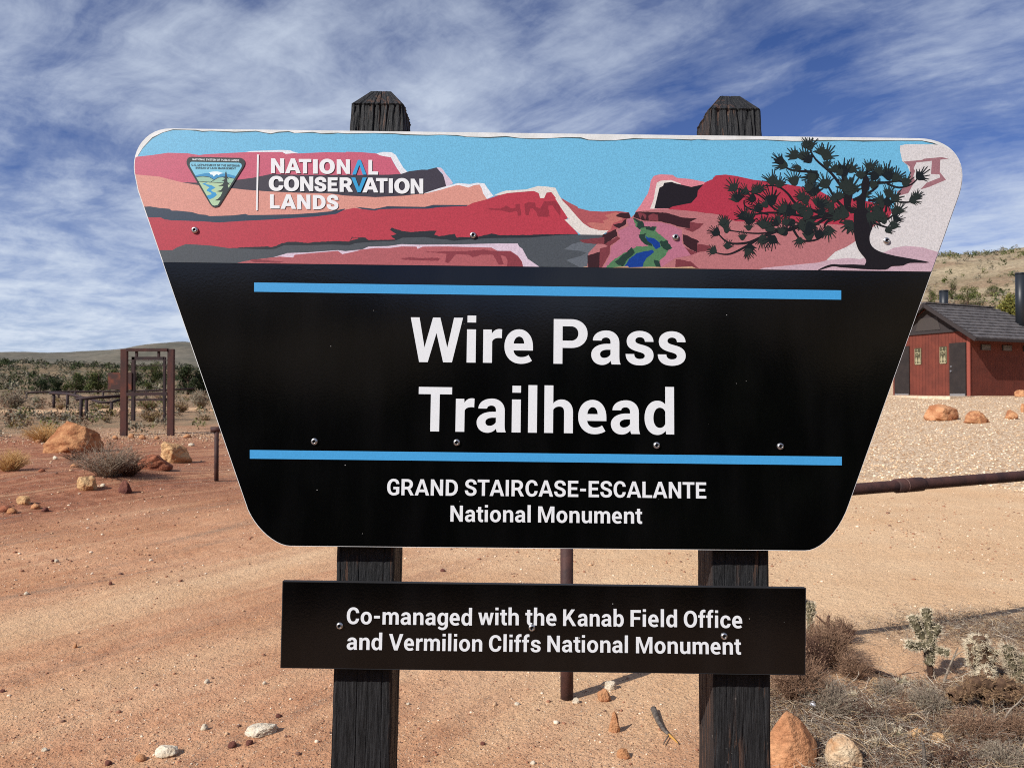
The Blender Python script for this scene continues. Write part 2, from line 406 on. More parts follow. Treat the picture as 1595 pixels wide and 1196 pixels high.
# far ridge on the horizon
rx, ry, rF = polar_grid(np.linspace(1100, 2600, 40), np.linspace(-fr * 1.3, fr * 1.3, 260))
rr_ = np.hypot(rx, ry); raz = rx / np.maximum(ry, 1)
crest = np.interp(raz, [-1.2, -.69, -.6, -.52, -.44, -.3, .1, .6, 1.5], [.045, .0555, .060, .069, .081, .078, .065, .05, .04]) * 1810
rz = crest * sstep(1100, 2200, rr_) * (1 + .03 * fbm(rx * .004, ry * .004)) + 14 * fbm(rx * .006, ry * .006, o=4) * sstep(1100, 1500, rr_) * sstep(2300, 1900, rr_) - 5
ridge_m = mat('ridge_scrub', s2l((108, 100, 86)), 1, s2l((84, 81, 69)), .012, 8, lo=.35, hi=.65, stretch=(1, 1, 3), fine=.2, finescale=.08)
ridge = np_mesh('far_hills', np.stack([rx, ry, rz], 1), rF, ridge_m, smooth=True); ridge['kind'] = 'structure'

# ------------------------------------------------------------------ THE SIGN
YAW, LEAN, ROLL = rad(.12), rad(3.6), rad(.70)
RS = Matrix.Rotation(YAW, 3, 'Z') @ Matrix.Rotation(-LEAN, 3, 'X') @ Matrix.Rotation(ROLL, 3, 'Y')
P0 = at(862, 560, 1.1)                      # a point of the panel's face
zl_ = -1.62
BASE = P0 + RS @ Vector((0, 0, zl_))       # where the posts meet the ground
sign = empty('trailhead_sign', BASE, 'black trapezoid trailhead sign with desert canyon artwork, bolted on two weathered black posts', 'sign')
sign.rotation_euler = RS.to_euler()
RT = RS.transposed(); oL = RT @ (CAM - BASE)
def S(px, py, dep=0.0):
    d = RT @ ray(px, py); k = (dep - oL.y) / d.y
    p = oL + d * k; return (p.x, p.z)

E_ = (1.20, 1.08, 1.07)
def pc(*c, k=1.0):                            # print colour: the ink's own reflectance
    return tuple(min(.92, v / e * k) for v, e in zip(s2l(c), E_))
def film(name, col, rough=.42, fine=.14, fs=520): return mat(name, col, rough, fine=fine, finescale=fs, spec=.35)

# convex clip of a polygon (photo pixels, y down)
def clip(poly, conv):
    out_ = list(poly)
    for i in range(len(conv)):
        ax, ay = conv[i]; bx, by = conv[(i + 1) % len(conv)]
        ins = lambda p: (bx - ax) * (p[1] - ay) - (by - ay) * (p[0] - ax) >= 0
        src, out_ = out_, []
        for j in range(len(src)):
            p, q = src[j], src[(j + 1) % len(src)]; a, b = ins(p), ins(q)
            if a: out_.append(p)
            if a != b:
                d1 = (bx - ax) * (p[1] - ay) - (by - ay) * (p[0] - ax); d2 = (bx - ax) * (q[1] - ay) - (by - ay) * (q[0] - ax)
                u = d1 / (d1 - d2); out_.append((p[0] + (q[0] - p[0]) * u, p[1] + (q[1] - p[1]) * u))
        if not out_: return []
    return out_
def offset(poly, d):
    n = len(poly); res = []
    for i in range(n):
        p0, p1, p2 = (Vector(poly[(i + k) % n]) for k in (-1, 0, 1))
        a = (p1 - p0); b = (p2 - p1)
        if a.length < 1e-9: a = b
        if b.length < 1e-9: b = a
        a = a.normalized(); b = b.normalized(); na = Vector((a.y, -a.x)); nb = Vector((b.y, -b.x)); m_ = na + nb
        m_ = na if m_.length < 1e-6 else m_ / max(m_.length_squared / 2, .35)
        res.append(tuple(p1 + m_ * d))
    return res

def smooth_closed(pts, it=2):
    for _ in range(it):
        q = []
        for i in range(len(pts)):
            a, b = pts[i], pts[(i + 1) % len(pts)]
            q += [(a[0] * .75 + b[0] * .25, a[1] * .75 + b[1] * .25), (a[0] * .25 + b[0] * .75, a[1] * .25 + b[1] * .75)]
        pts = q
    return pts

def corner(a, c, b, n=10, k=.58):
    res = []
    for i in range(n + 1):
        t = i / n; m0, m1 = (a[0] + (c[0] - a[0]) * k, a[1] + (c[1] - a[1]) * k), (b[0] + (c[0] - b[0]) * k, b[1] + (c[1] - b[1]) * k)
        res.append(tuple((1 - t) ** 3 * a[j] + 3 * (1 - t) ** 2 * t * m0[j] + 3 * (1 - t) * t * t * m1[j] + t ** 3 * b[j] for j in (0, 1)))
    return res
OUT = corner((209.2, 270), (199, 199.5), (266, 200.4), 12, .55) + corner((1432, 215.6), (1521, 219), (1494.5, 303), 14, .60) \
    + corner((1322, 786), (1298, 858), (1254, 857.6), 10, .55) + corner((452, 850.3), (411, 850), (386, 794), 10, .55) + [(214.6, 297)]
def poly_mesh(mb, outer, holes, y, m=0, dep=None):
    """outer / holes are sign-plane (x, z) lists; facing the viewer"""
    loops = [[Vector((p[0], p[1], 0)) for p in l] for l in [outer] + holes]
    tris = tessellate_polygon(loops); vs = [(p[0], y, p[1]) for l in [outer] + holes for p in l]
    fs = []
    for t in tris:
        a, b, c = (vs[i] for i in t); cr = (b[0] - a[0]) * (c[2] - a[2]) - (b[2] - a[2]) * (c[0] - a[0])
        if abs(cr) < 1e-13: continue
        fs.append(tuple(t) if cr > 0 else tuple(t)[::-1])
    mb.add(vs, fs, m)
def slab(mb, outline, y0, y1, m=0):
    n = len(outline); vs = [(x, y0, z) for x, z in outline] + [(x, y1, z) for x, z in outline]
    area = sum(outline[i][0] * outline[(i + 1) % n][1] - outline[(i + 1) % n][0] * outline[i][1] for i in range(n))
    fs = [tuple(range(n)), tuple(range(2 * n - 1, n - 1, -1))] + [(i, i + n, (i + 1) % n + n, (i + 1) % n) for i in range(n)]
    if area < 0: fs = [f[::-1] for f in fs]
    mb.add(vs, fs, m)

TH = .022
white_board = mat('panel_white', (.74, .735, .725), .5, (.64, .64, .62), 30, fine=.06, finescale=400)
mb = MB(); slab(mb, [S(*p) for p in OUT], 0, TH)
panel = mb.build('main_panel', white_board, sign)

def black_film():
    m, t, b = bsdf('black_film')
    co = node(t, 'ShaderNodeTexCoord').outputs['Object']
    v = node(t, 'ShaderNodeTexVoronoi', ins={'Vector': node(t, 'ShaderNodeMapping', ins={0: co, 'Location': (.013, .021, .037), 'Rotation': (.3, .5, .2)}).outputs[0], 'Scale': 75})
    v2 = node(t, 'ShaderNodeSeparateColor', ins={0: v.outputs['Color']})
    cl_ = node(t, 'ShaderNodeTexNoise', ins={'Vector': co, 'Scale': 7, 'Detail': 4}).outputs[0]
    sz = math_n(t, 'MULTIPLY', v2.outputs[1], .065)
    dot = math_n(t, 'MULTIPLY', math_n(t, 'LESS_THAN', v.outputs['Distance'], sz), math_n(t, 'GREATER_THAN', v2.outputs[0], .89))
    dot = math_n(t, 'MULTIPLY', dot, ramp(t, cl_, [(.42, 0.), (.56, .8)]))
    mp = node(t, 'ShaderNodeMapping', ins={0: co, 'Rotation': (0, .9, 0), 'Scale': (4, 4, 160)})
    sc = node(t, 'ShaderNodeTexNoise', ins={'Vector': mp.outputs[0], 'Scale': 1.4, 'Detail': 3}).outputs[0]
    scr = math_n(t, 'MULTIPLY', ramp(t, sc, [(.80, 0.), (.82, .25)]), ramp(t, cl_, [(.5, 0.), (.6, 1.)]))
    dust = node(t, 'ShaderNodeTexNoise', ins={'Vector': node(t, 'ShaderNodeMapping', ins={0: co, 'Scale': (3, 3, .8)}).outputs[0], 'Scale': 6, 'Detail': 6}).outputs[0]
    base = mixc(t, ramp(t, dust, [(.42, 0.), (.72, .9)]), (.0010, .0010, .0012), (.0035, .0033, .0036))
    c = mixc(t, math_n(t, 'ADD', dot, scr, clamp=True), base, (.5, .48, .45))
    t.links.new(c, b.inputs['Base Color'])
    b.inputs['Roughness'].default_value = .11; b.inputs['Specular IOR Level'].default_value = .62
    nb = node(t, 'ShaderNodeTexNoise', ins={'Vector': co, 'Scale': 260, 'Detail': 2}).outputs[0]
    bp = node(t, 'ShaderNodeBump', ins={'Strength': .06, 'Distance': .0006, 'Height': nb}); t.links.new(bp.outputs[0], b.inputs['Normal'])
    return m
BLACK = black_film()
INN = offset(OUT, -0.95)
a0, a1 = (252.6, 408.5), (1453, 423.4)      # lower edge of the artwork
def yb(x): return a0[1] + (a1[1] - a0[1]) * (x - a0[0]) / (a1[0] - a0[0]) + 2.2 * math.sin(PI * min(1, max(0, (x - a0[0]) / 1200)))
low = clip(INN, [(0, yb(253) - 2), (1600, yb(1453) - 2), (1600, 1196), (0, 1196)])
mb = MB(); poly_mesh(mb, [S(*p) for p in low], [], -.0003)
mb.build('black_face', BLACK, panel)

# ---- the artwork
Z1 = lambda l: [(190 + x / 4.311, 180 + y / 4.311) for x, y in l]
Z2 = lambda l: [(540 + x / 4.4306, 180 + y / 4.4306) for x, y in l]
Z3 = lambda l: [(860 + x / 4.4306, 180 + y / 4.4306) for x, y in l]
Z4 = lambda l: [(1080 + x / 3.625, 180 + y / 3.625) for x, y in l]
PAL = {}
art_mats = []
def colour(key, rgb, rough=.42, k=1.0):
    PAL[key] = len(art_mats); art_mats.append(film('print_' + key, pc(*rgb, k=k), rough))
for key, rgb in dict(sky=(116, 182, 216), pink=(205, 92, 114), white=(238, 228, 232), plum=(64, 55, 66), salmon=(222, 147, 132), navy=(50, 62, 80),
                     red=(188, 58, 72), black=(40, 42, 48), grey=(78, 79, 84), lightgrey=(102, 103, 110), rose=(180, 92, 96), blush=(222, 192, 206),
                     wine=(140, 58, 66), darkred=(152, 46, 58), valley=(178, 84, 88), peach=(196, 112, 104), ground=(186, 112, 114), coral=(222, 130, 140),
                     cream=(232, 214, 206), coal=(30, 21, 26), crimson=(180, 52, 70), rim=(58, 26, 30), rust=(126, 56, 62), floor=(188, 110, 130),
                     leafdark=(36, 58, 48), leaf=(84, 122, 84), river=(16, 58, 138), stone=(222, 206, 204), mauve=(164, 110, 116), lilac=(204, 164, 174),
                     torn_edge_shade=(70, 84, 86), bark=(29, 22, 25), needle=(40, 45, 40), needledark=(24, 27, 28), tear=(196, 150, 120)).items(): colour(key, rgb)
art = MB(); LAYER = [0]
ARTCLIP = clip(offset(OUT, -1.4), [(0, 0), (1600, 0), (1600, yb(1600)), (0, yb(0))])
jr = random.Random(9)
def ragged(p, a):
    q = []
    for i in range(len(p)):
        (x0, y0), (x1, y1) = p[i], p[(i + 1) % len(p)]; n = max(1, int(math.hypot(x1 - x0, y1 - y0) / 2.2))
        for k in range(n):
            j = a if k else a * .3; q.append((x0 + (x1 - x0) * k / n + jr.uniform(-j, j), y0 + (y1 - y0) * k / n + jr.uniform(-j, j)))
    return q
def paint(key, *polys, raw=False, sm=0):
    if key in ('leaf', 'leafdark', 'river'): polys = [ragged(p, .55 if key == 'river' else .95) for p in polys]
    if key in ('rim', 'rust', 'wine', 'darkred', 'black'): polys = [ragged(p, .4) for p in polys]
    LAYER[0] += 1
    for p in polys:
        q = p if raw else clip(p, ARTCLIP)
        if len(q) > 2:
            if sm: q = smooth_closed(q, sm)
            poly_mesh(art, [S(*v) for v in q], [], -.0004 - .000012 * LAYER[0], PAL[key])
top = Z1([(95, 470), (92, 420), (90, 345), (110, 272), (142, 222), (204, 158), (272, 120), (345, 100), (440, 101), (500, 106), (540, 113), (600, 109), (700, 114), (760, 119), (900, 111), (960, 121), (1000, 128), (1050, 119), (1120, 114), (1160, 123), (1280, 119), (1340, 126), (1400, 128), (1450, 123)]) \
    + Z2([(0, 130), (190, 127), (330, 132), (400, 139), (560, 142), (650, 138), (760, 144), (830, 152), (980, 159), (1100, 152), (1200, 162), (1300, 167), (1400, 162)]) \
    + Z3([(100, 157), (200, 162), (250, 174), (330, 178), (440, 176), (560, 167), (640, 165), (800, 167), (900, 172), (960, 176), (1000, 169), (1100, 172)]) \
    + Z4([(30, 143), (400, 142), (560, 150), (640, 150), (670, 149), (850, 144), (960, 150), (1150, 145), (1290, 147), (1350, 161), (1400, 181), (1446, 218), (1484, 262), (1508, 300)]) \
    + [(1497.4, 272), (1496.6, 290), (1492, 306), (1453, 424), (252, 409)]
edge2 = [(x, y - (1.5 + .8 * math.sin(x * .23) * math.sin(x * .071)) * (1 if y < 262 else 0)) for x, y in top]
paint('torn_edge_shade', edge2); paint('sky', top)  # torn print edge, its thin shadow put into the dark line's colour
paint('pink', Z1([(60, 290), (105, 278), (200, 268), (310, 252), (440, 255), (520, 268), (560, 262), (680, 256), (830, 248), (1080, 247), (1180, 257), (1370, 248), (1500, 250)]) + Z2([(0, 252), (100, 255), (205, 264), (270, 285), (305, 290), (325, 330), (350, 370), (375, 402), (380, 440)]) + Z1([(1595, 560), (60, 560)]))
paint('white', Z1([(830, 248), (870, 240), (1070, 233), (1130, 235), (1150, 245), (1185, 252), (1100, 260), (1075, 246)]),
      Z2([(205, 264), (250, 253), (310, 255), (340, 275), (360, 310), (390, 360), (424, 396), (376, 408), (350, 370), (325, 327), (305, 290), (270, 285), (230, 277)]))
paint('plum', Z1([(400, 450), (520, 453), (700, 443), (880, 420), (1000, 395), (1200, 400), (1595, 402)]) + Z2([(100, 412), (300, 410), (380, 404), (430, 387), (520, 375), (555, 376), (620, 360), (645, 390), (665, 410), (675, 440), (688, 490), (640, 510), (560, 535), (400, 560), (200, 570), (0, 560)]) + Z1([(1400, 530), (1170, 525), (990, 517), (830, 505), (740, 495), (520, 475), (440, 462)]))
paint('blush', Z2([(620, 360), (650, 362), (665, 375), (685, 405), (715, 440), (735, 470), (700, 488), (687, 492), (680, 460), (672, 430), (660, 400), (645, 388)]))
paint('white', Z2([(500, 550), (640, 503), (750, 473), (770, 468), (850, 475), (900, 466), (950, 470), (970, 500), (1012, 556), (965, 580), (800, 600)]))
paint('salmon', Z1([(60, 392), (100, 398), (250, 412), (400, 450), (560, 477), (740, 490), (830, 500), (990, 512), (1170, 520), (1400, 525), (1500, 540)]) + Z2([(70, 558), (200, 565), (400, 555), (560, 536), (650, 514), (750, 485), (775, 482), (840, 499), (880, 482), (917, 478), (932, 505), (942, 540), (967, 576), (960, 640), (700, 660), (0, 680)]) + Z1([(1595, 720), (60, 720)]))
paint('navy', Z1([(120, 615), (190, 612), (250, 622), (320, 628), (335, 640), (370, 640), (470, 650), (520, 665), (560, 668), (590, 677), (750, 672), (830, 662), (850, 670), (1000, 668), (1150, 665), (1300, 655), (1400, 645), (1500, 626), (1470, 670), (1300, 690), (1000, 705), (800, 716), (650, 724), (540, 716), (400, 709), (330, 708), (280, 700), (180, 690), (140, 694)]),
      Z2([(60, 632), (140, 640), (190, 646), (225, 640), (280, 628), (540, 632), (600, 618), (835, 619), (830, 640), (700, 640), (560, 652), (330, 650), (230, 653), (195, 662), (120, 652)]))
paint('red', Z1([(120, 686), (180, 685), (262, 686), (285, 698), (330, 705), (400, 707), (540, 712), (650, 720), (800, 710), (1000, 700), (1300, 680), (1440, 662), (1490, 636), (1560, 622)]) + Z2([(0, 636), (60, 640), (110, 648), (195, 658), (230, 648), (330, 645), (560, 645), (640, 634), (830, 626), (870, 605), (960, 582), (1060, 548), (1110, 535), (1290, 520), (1325, 535), (1335, 570), (1362, 570), (1380, 532), (1412, 528), (1445, 570), (1482, 620), (1532, 705), (1510, 720), (1595, 815), (1595, 850), (0, 940)]) + Z1([(1595, 870), (850, 930), (200, 940)]))
paint('darkred', Z2([(975, 640), (1060, 645), (1100, 622), (1130, 640), (1165, 640), (1165, 612), (1195, 612), (1205, 692), (1185, 695), (1172, 660), (1130, 670), (1060, 657), (990, 652)]),
      Z2([(1225, 612), (1260, 598), (1300, 602), (1305, 635), (1338, 640), (1360, 595), (1440, 590), (1465, 620), (1475, 645), (1475, 695), (1445, 660), (1420, 622), (1390, 625), (1402, 700), (1320, 700), (1310, 670), (1285, 640), (1265, 645), (1255, 690), (1235, 690)]))
paint('valley', Z2([(1480, 570), (1540, 605), (1595, 632)]) + Z3([(177, 640), (260, 660), (350, 665), (440, 660), (530, 670), (545, 710), (480, 780), (390, 810), (300, 810), (150, 740)]))
paint('peach', Z3([(360, 690), (440, 670), (500, 700), (480, 722), (420, 745), (400, 795), (300, 795), (240, 745), (270, 738), (360, 745), (350, 728), (390, 712)]))
paint('cream', Z2([(1010, 556), (1060, 532), (1100, 520), (1240, 512), (1320, 488), (1380, 492), (1440, 500), (1465, 550), (1490, 590), (1530, 630), (1595, 705)]) + Z3([(177, 705), (215, 745), (260, 775), (320, 792), (390, 795), (345, 826), (200, 826), (150, 785), (85, 720), (112, 716), (90, 680), (60, 636), (22, 575)]) + Z2([(1445, 572), (1412, 530), (1380, 534), (1362, 572), (1335, 572), (1325, 537), (1290, 522), (1110, 537), (1060, 550)]))
paint('black', Z1([(720, 892), (850, 885), (980, 880), (1000, 886), (1035, 878), (1070, 860), (1110, 850), (1165, 848), (1250, 858), (1300, 850), (1440, 845), (1530, 848), (1545, 815), (1595, 825)]) + Z2([(0, 872), (20, 870), (40, 845), (130, 843), (150, 860), (335, 858), (305, 830), (345, 820), (300, 790), (310, 775), (390, 800), (450, 805), (560, 798), (620, 795), (605, 825), (640, 835), (745, 818), (757, 842), (900, 840), (1000, 815), (1060, 828), (1250, 825), (1480, 820), (1595, 820), (1595, 900), (0, 960)]) + Z1([(1595, 960), (850, 960)]))
paint('grey', Z1([(200, 905), (340, 905), (370, 887), (430, 865), (500, 868), (600, 875), (720, 892), (980, 900), (1030, 896), (1090, 872), (1250, 872), (1400, 868), (1530, 872), (1560, 862)]) + Z2([(40, 884), (200, 872), (330, 867), (385, 845), (540, 840), (620, 852), (690, 857), (740, 867), (800, 860), (1000, 847), (1250, 845), (1480, 826), (1595, 823)]) + Z3([(345, 825), (362, 842), (300, 950), (250, 1090)]) + Z1([(230, 1020)]))
paint('lightgrey', Z3([(80, 925), (140, 888), (200, 872), (340, 890), (330, 940), (250, 960), (235, 1070), (120, 1012), (95, 1000), (200, 970), (237, 950), (190, 935)]))
paint('blush', Z1([(1010, 955), (1090, 932), (1110, 925), (1250, 920), (1450, 905), (1500, 912), (1595, 902)]) + Z2([(110, 925), (150, 906), (290, 902), (380, 889), (500, 893), (800, 890), (1050, 884), (1180, 884), (1190, 905), (1212, 920), (1250, 990), (1330, 1045), (1420, 1075), (1100, 1080), (0, 1000)]) + Z1([(1160, 962)]))
paint('rose', Z1([(740, 1000), (820, 980), (900, 967), (1060, 948), (1150, 955), (1160, 936), (1290, 924), (1450, 910), (1480, 932), (1595, 908)]) + Z2([(60, 932), (200, 915), (300, 915), (380, 905), (482, 906), (490, 922), (525, 906), (700, 905), (1000, 913), (1040, 935), (1130, 935), (1182, 970), (1210, 1010), (1224, 1075), (0, 1075)]))
paint('wine', Z2([(535, 942), (640, 940), (860, 935), (940, 926), (1000, 935), (1130, 937), (1180, 972), (1208, 1010), (1222, 1075), (1105, 1040), (1110, 1000), (1095, 972), (1060, 965), (1085, 1030), (1050, 1030), (1010, 962), (930, 962), (870, 980), (840, 962), (755, 958), (700, 1022), (680, 1010), (690, 957), (600, 947)]),
      Z2([(365, 987), (440, 980), (500, 985), (630, 982), (645, 992), (630, 1005), (480, 1000), (400, 997)]), Z1([(850, 972), (900, 965), (1085, 982), (1060, 990), (900, 987)]))
# right half
paint('ground', Z3([(545, 705), (590, 663), (700, 648), (810, 640), (1595, 560)]) + Z4([(1300, 600), (1400, 900), (0, 900)]) + Z3([(240, 1085), (250, 950), (345, 850), (440, 790), (510, 715)]))
paint('coral', Z3([(572, 668), (610, 620), (640, 570), (660, 540), (672, 500), (680, 452), (700, 420), (725, 412), (750, 408), (830, 412), (860, 432), (950, 440), (1060, 462), (1000, 560), (800, 645), (700, 650), (600, 662)]))
paint('cream', Z3([(675, 645), (700, 580), (712, 510), (722, 465), (750, 452), (820, 447), (885, 472), (900, 500), (760, 560), (720, 645)]))
paint('coal', Z3([(705, 643), (740, 500), (765, 488), (772, 467), (825, 460), (850, 470), (960, 495), (1042, 477), (1080, 520), (1000, 600), (820, 642)]))
paint('crimson', Z3([(800, 648), (830, 630), (960, 605), (1000, 560), (1005, 520), (1060, 460), (1110, 440)]) + Z4([(110, 355), (125, 340), (180, 335), (240, 343), (340, 365), (450, 377), (560, 395), (700, 420), (770, 460), (900, 470), (1040, 498), (1105, 513), (1118, 550), (1100, 585), (1000, 612), (870, 620), (830, 618), (700, 610), (400, 605), (240, 598), (170, 580), (140, 560), (90, 552)]) + Z3([(1060, 675), (1000, 665), (900, 655)]))
paint('rim', Z3([(560, 706), (575, 668), (600, 665), (690, 668), (780, 672), (900, 705), (1000, 712), (950, 737), (950, 780), (880, 770), (820, 750), (740, 732), (640, 728)]),
      Z3([(438, 690), (470, 674), (530, 672), (537, 710), (510, 712), (450, 700)]), Z3([(418, 755), (480, 742), (495, 722), (512, 715), (508, 752), (462, 780), (430, 765)]), Z3([(345, 826), (440, 785), (450, 832), (360, 890)]),
      Z3([(900, 820), (930, 828), (960, 845), (1000, 860), (1015, 875), (1000, 882), (1000, 947), (950, 922), (905, 887)]), Z3([(242, 968), (300, 950), (330, 940), (330, 1075), (250, 1075)]))
paint('rust', Z3([(590, 672), (608, 718), (622, 685), (642, 722), (650, 690), (630, 675)]), Z3([(665, 692), (690, 678), (728, 687), (732, 730), (665, 727)]), Z3([(950, 737), (1045, 747), (1020, 775), (970, 805), (900, 782), (950, 780)]),
      Z3([(185, 862), (360, 840), (360, 888), (300, 887), (220, 880)]), Z3([(360, 890), (450, 835), (470, 850), (390, 907)]), Z3([(330, 920), (400, 900), (395, 960), (335, 1060), (325, 1060)]),
      Z3([(1000, 885), (1090, 900), (1112, 930), (1000, 945)]), Z3([(880, 890), (940, 922), (1000, 947), (950, 968), (920, 942)]), Z3([(852, 990), (960, 1010), (1032, 1075), (850, 1075)]))
paint('floor', Z3([(545, 708), (590, 738), (640, 735), (740, 737), (820, 755), (895, 792), (895, 880), (958, 967), (850, 985), (740, 1055), (350, 1060), (400, 965), (405, 905), (472, 850), (452, 800), (530, 762), (512, 718)]))
paint('leaf', Z3([(556, 710), (590, 735), (640, 770), (720, 770), (712, 800), (760, 835), (790, 860), (800, 890), (828, 915), (800, 930), (780, 970), (740, 1000), (745, 1075), (345, 1075), (420, 1000), (530, 930), (580, 905), (670, 905), (640, 880), (600, 830), (612, 790), (580, 770)]))
paint('leafdark', Z3([(560, 710), (620, 730), (640, 770), (600, 787), (580, 768), (590, 740)]), Z3([(595, 825), (650, 815), (640, 842), (675, 870), (690, 905), (640, 890), (610, 862)]), Z3([(430, 1010), (500, 955), (550, 910), (570, 955), (520, 990), (490, 1042), (450, 1030)]),
      Z3([(742, 870), (790, 862), (828, 915), (790, 932), (750, 902)]), Z3([(700, 995), (740, 1008), (752, 1060), (715, 1050)]), Z3([(640, 768), (720, 768), (700, 800), (650, 790)]))
paint('river', Z3([(640, 830), (665, 845), (700, 848), (742, 880), (747, 910), (715, 925), (690, 890), (655, 862)]), Z3([(488, 1062), (530, 990), (590, 950), (640, 938), (690, 928), (702, 945), (655, 980), (630, 1020), (622, 1062)]))
paint('stone', Z4([(1165, 172), (1200, 164), (1340, 164), (1400, 170), (1560, 250), (1560, 900), (700, 900), (755, 812), (800, 770), (860, 745), (905, 717), (985, 650), (1060, 600), (1100, 580), (1125, 545), (1150, 450), (1200, 400), (1225, 330), (1205, 280), (1178, 260), (1165, 200)]))
paint('mauve', Z4([(1185, 262), (1290, 253), (1300, 246), (1400, 237), (1440, 246), (1392, 252), (1390, 322), (1425, 365), (1330, 405), (1280, 420), (1315, 382), (1392, 352), (1388, 335), (1340, 332), (1345, 258), (1258, 267), (1242, 300), (1250, 315), (1240, 345), (1250, 370), (1212, 440), (1145, 458), (1150, 430), (1200, 400), (1225, 350), (1220, 290)]))
paint('lilac', Z4([(300, 900), (390, 862), (560, 845), (700, 832), (760, 817), (870, 805), (940, 812), (1080, 772), (1130, 748), (1200, 737), (1290, 745), (1420, 785), (1400, 900)]))
# the pine: trunk, boughs, tufts
def strokes(key, lines):
    LAYER[0] += 1
    for pts, w0, w1 in lines:
        n = len(pts); left, right = [], []
        for i, p in enumerate(pts):
            a, b = Vector(pts[max(i - 1, 0)]), Vector(pts[min(i + 1, n - 1)]); t_ = (b - a).normalized(); ww = (w0 + (w1 - w0) * i / (n - 1)) / 2
            left.append((p[0] - t_.y * ww, p[1] + t_.x * ww)); right.append((p[0] + t_.y * ww, p[1] - t_.x * ww))
        q = clip(left + right[::-1], ARTCLIP)
        if len(q) > 2: poly_mesh(art, [S(*v) for v in q], [], -.0004 - .000012 * LAYER[0], PAL[key]); LAYER[0] += .12
def cm(pts, n=4):
    res = []
    P_ = [pts[0]] + list(pts) + [pts[-1]]
    for i in range(1, len(P_) - 2):
        for j in range(n):
            t = j / n; p0, p1, p2, p3 = (Vector(P_[i + k]) for k in (-1, 0, 1, 2))
            res.append(tuple(.5 * ((2 * p1) + (p2 - p0) * t + (2 * p0 - 5 * p1 + 4 * p2 - p3) * t * t + (3 * p1 - p0 - 3 * p2 + p3) * t ** 3)))
    return res + [tuple(pts[-1])]
boughs = [([(930, 545), (840, 525), (780, 560), (680, 580), (560, 640), (480, 650), (380, 690), (300, 720), (200, 720), (140, 670)], 9, 2),
          ([(480, 650), (400, 665), (320, 665), (200, 650)], 3, 1.6), ([(380, 690), (260, 760), (190, 785), (120, 775)], 4, 1.6),
          ([(780, 560), (680, 540), (580, 500), (530, 440), (470, 400), (385, 400)], 6, 1.6), ([(680, 580), (560, 560), (420, 550), (290, 570)], 5, 2),
          ([(560, 560), (460, 530), (370, 450), (250, 415)], 4, 1.6), ([(420, 560), (300, 520), (285, 480)], 3, 2), ([(870, 545), (800, 470), (750, 390), (720, 400)], 5, 2),
          ([(860, 440), (780, 330), (690, 250), (650, 180)], 5, 2), ([(700, 320), (560, 310), (490, 275)], 4, 2), ([(870, 520), (850, 360), (840, 320)], 11, 5), ([(860, 540), (880, 470), (890, 420)], 9, 6),
          ([(960, 400), (1000, 380), (1080, 380), (1160, 370), (1200, 390)], 5, 2), ([(960, 360), (975, 330), (990, 290)], 6, 2), ([(1090, 385), (1160, 408), (1230, 390), (1270, 350)], 3, 2),
          ([(985, 480), (1080, 480), (1200, 492), (1240, 480)], 4, 2), ([(985, 560), (1060, 600), (1140, 555), (1160, 540)], 4, 2), ([(1000, 600), (1080, 630), (1130, 640)], 4, 2),
          ([(800, 560), (740, 620), (760, 660)], 5, 2), ([(560, 640), (610, 705), (700, 700), (760, 650)], 4, 2), ([(780, 560), (700, 610), (640, 640)], 6, 3), ([(900, 480), (1000, 430), (1040, 400)], 5, 2), ([(930, 430), (890, 390)], 4, 2)]
strokes('bark', [(cm(Z4(p)), a, b) for p, a, b in boughs])
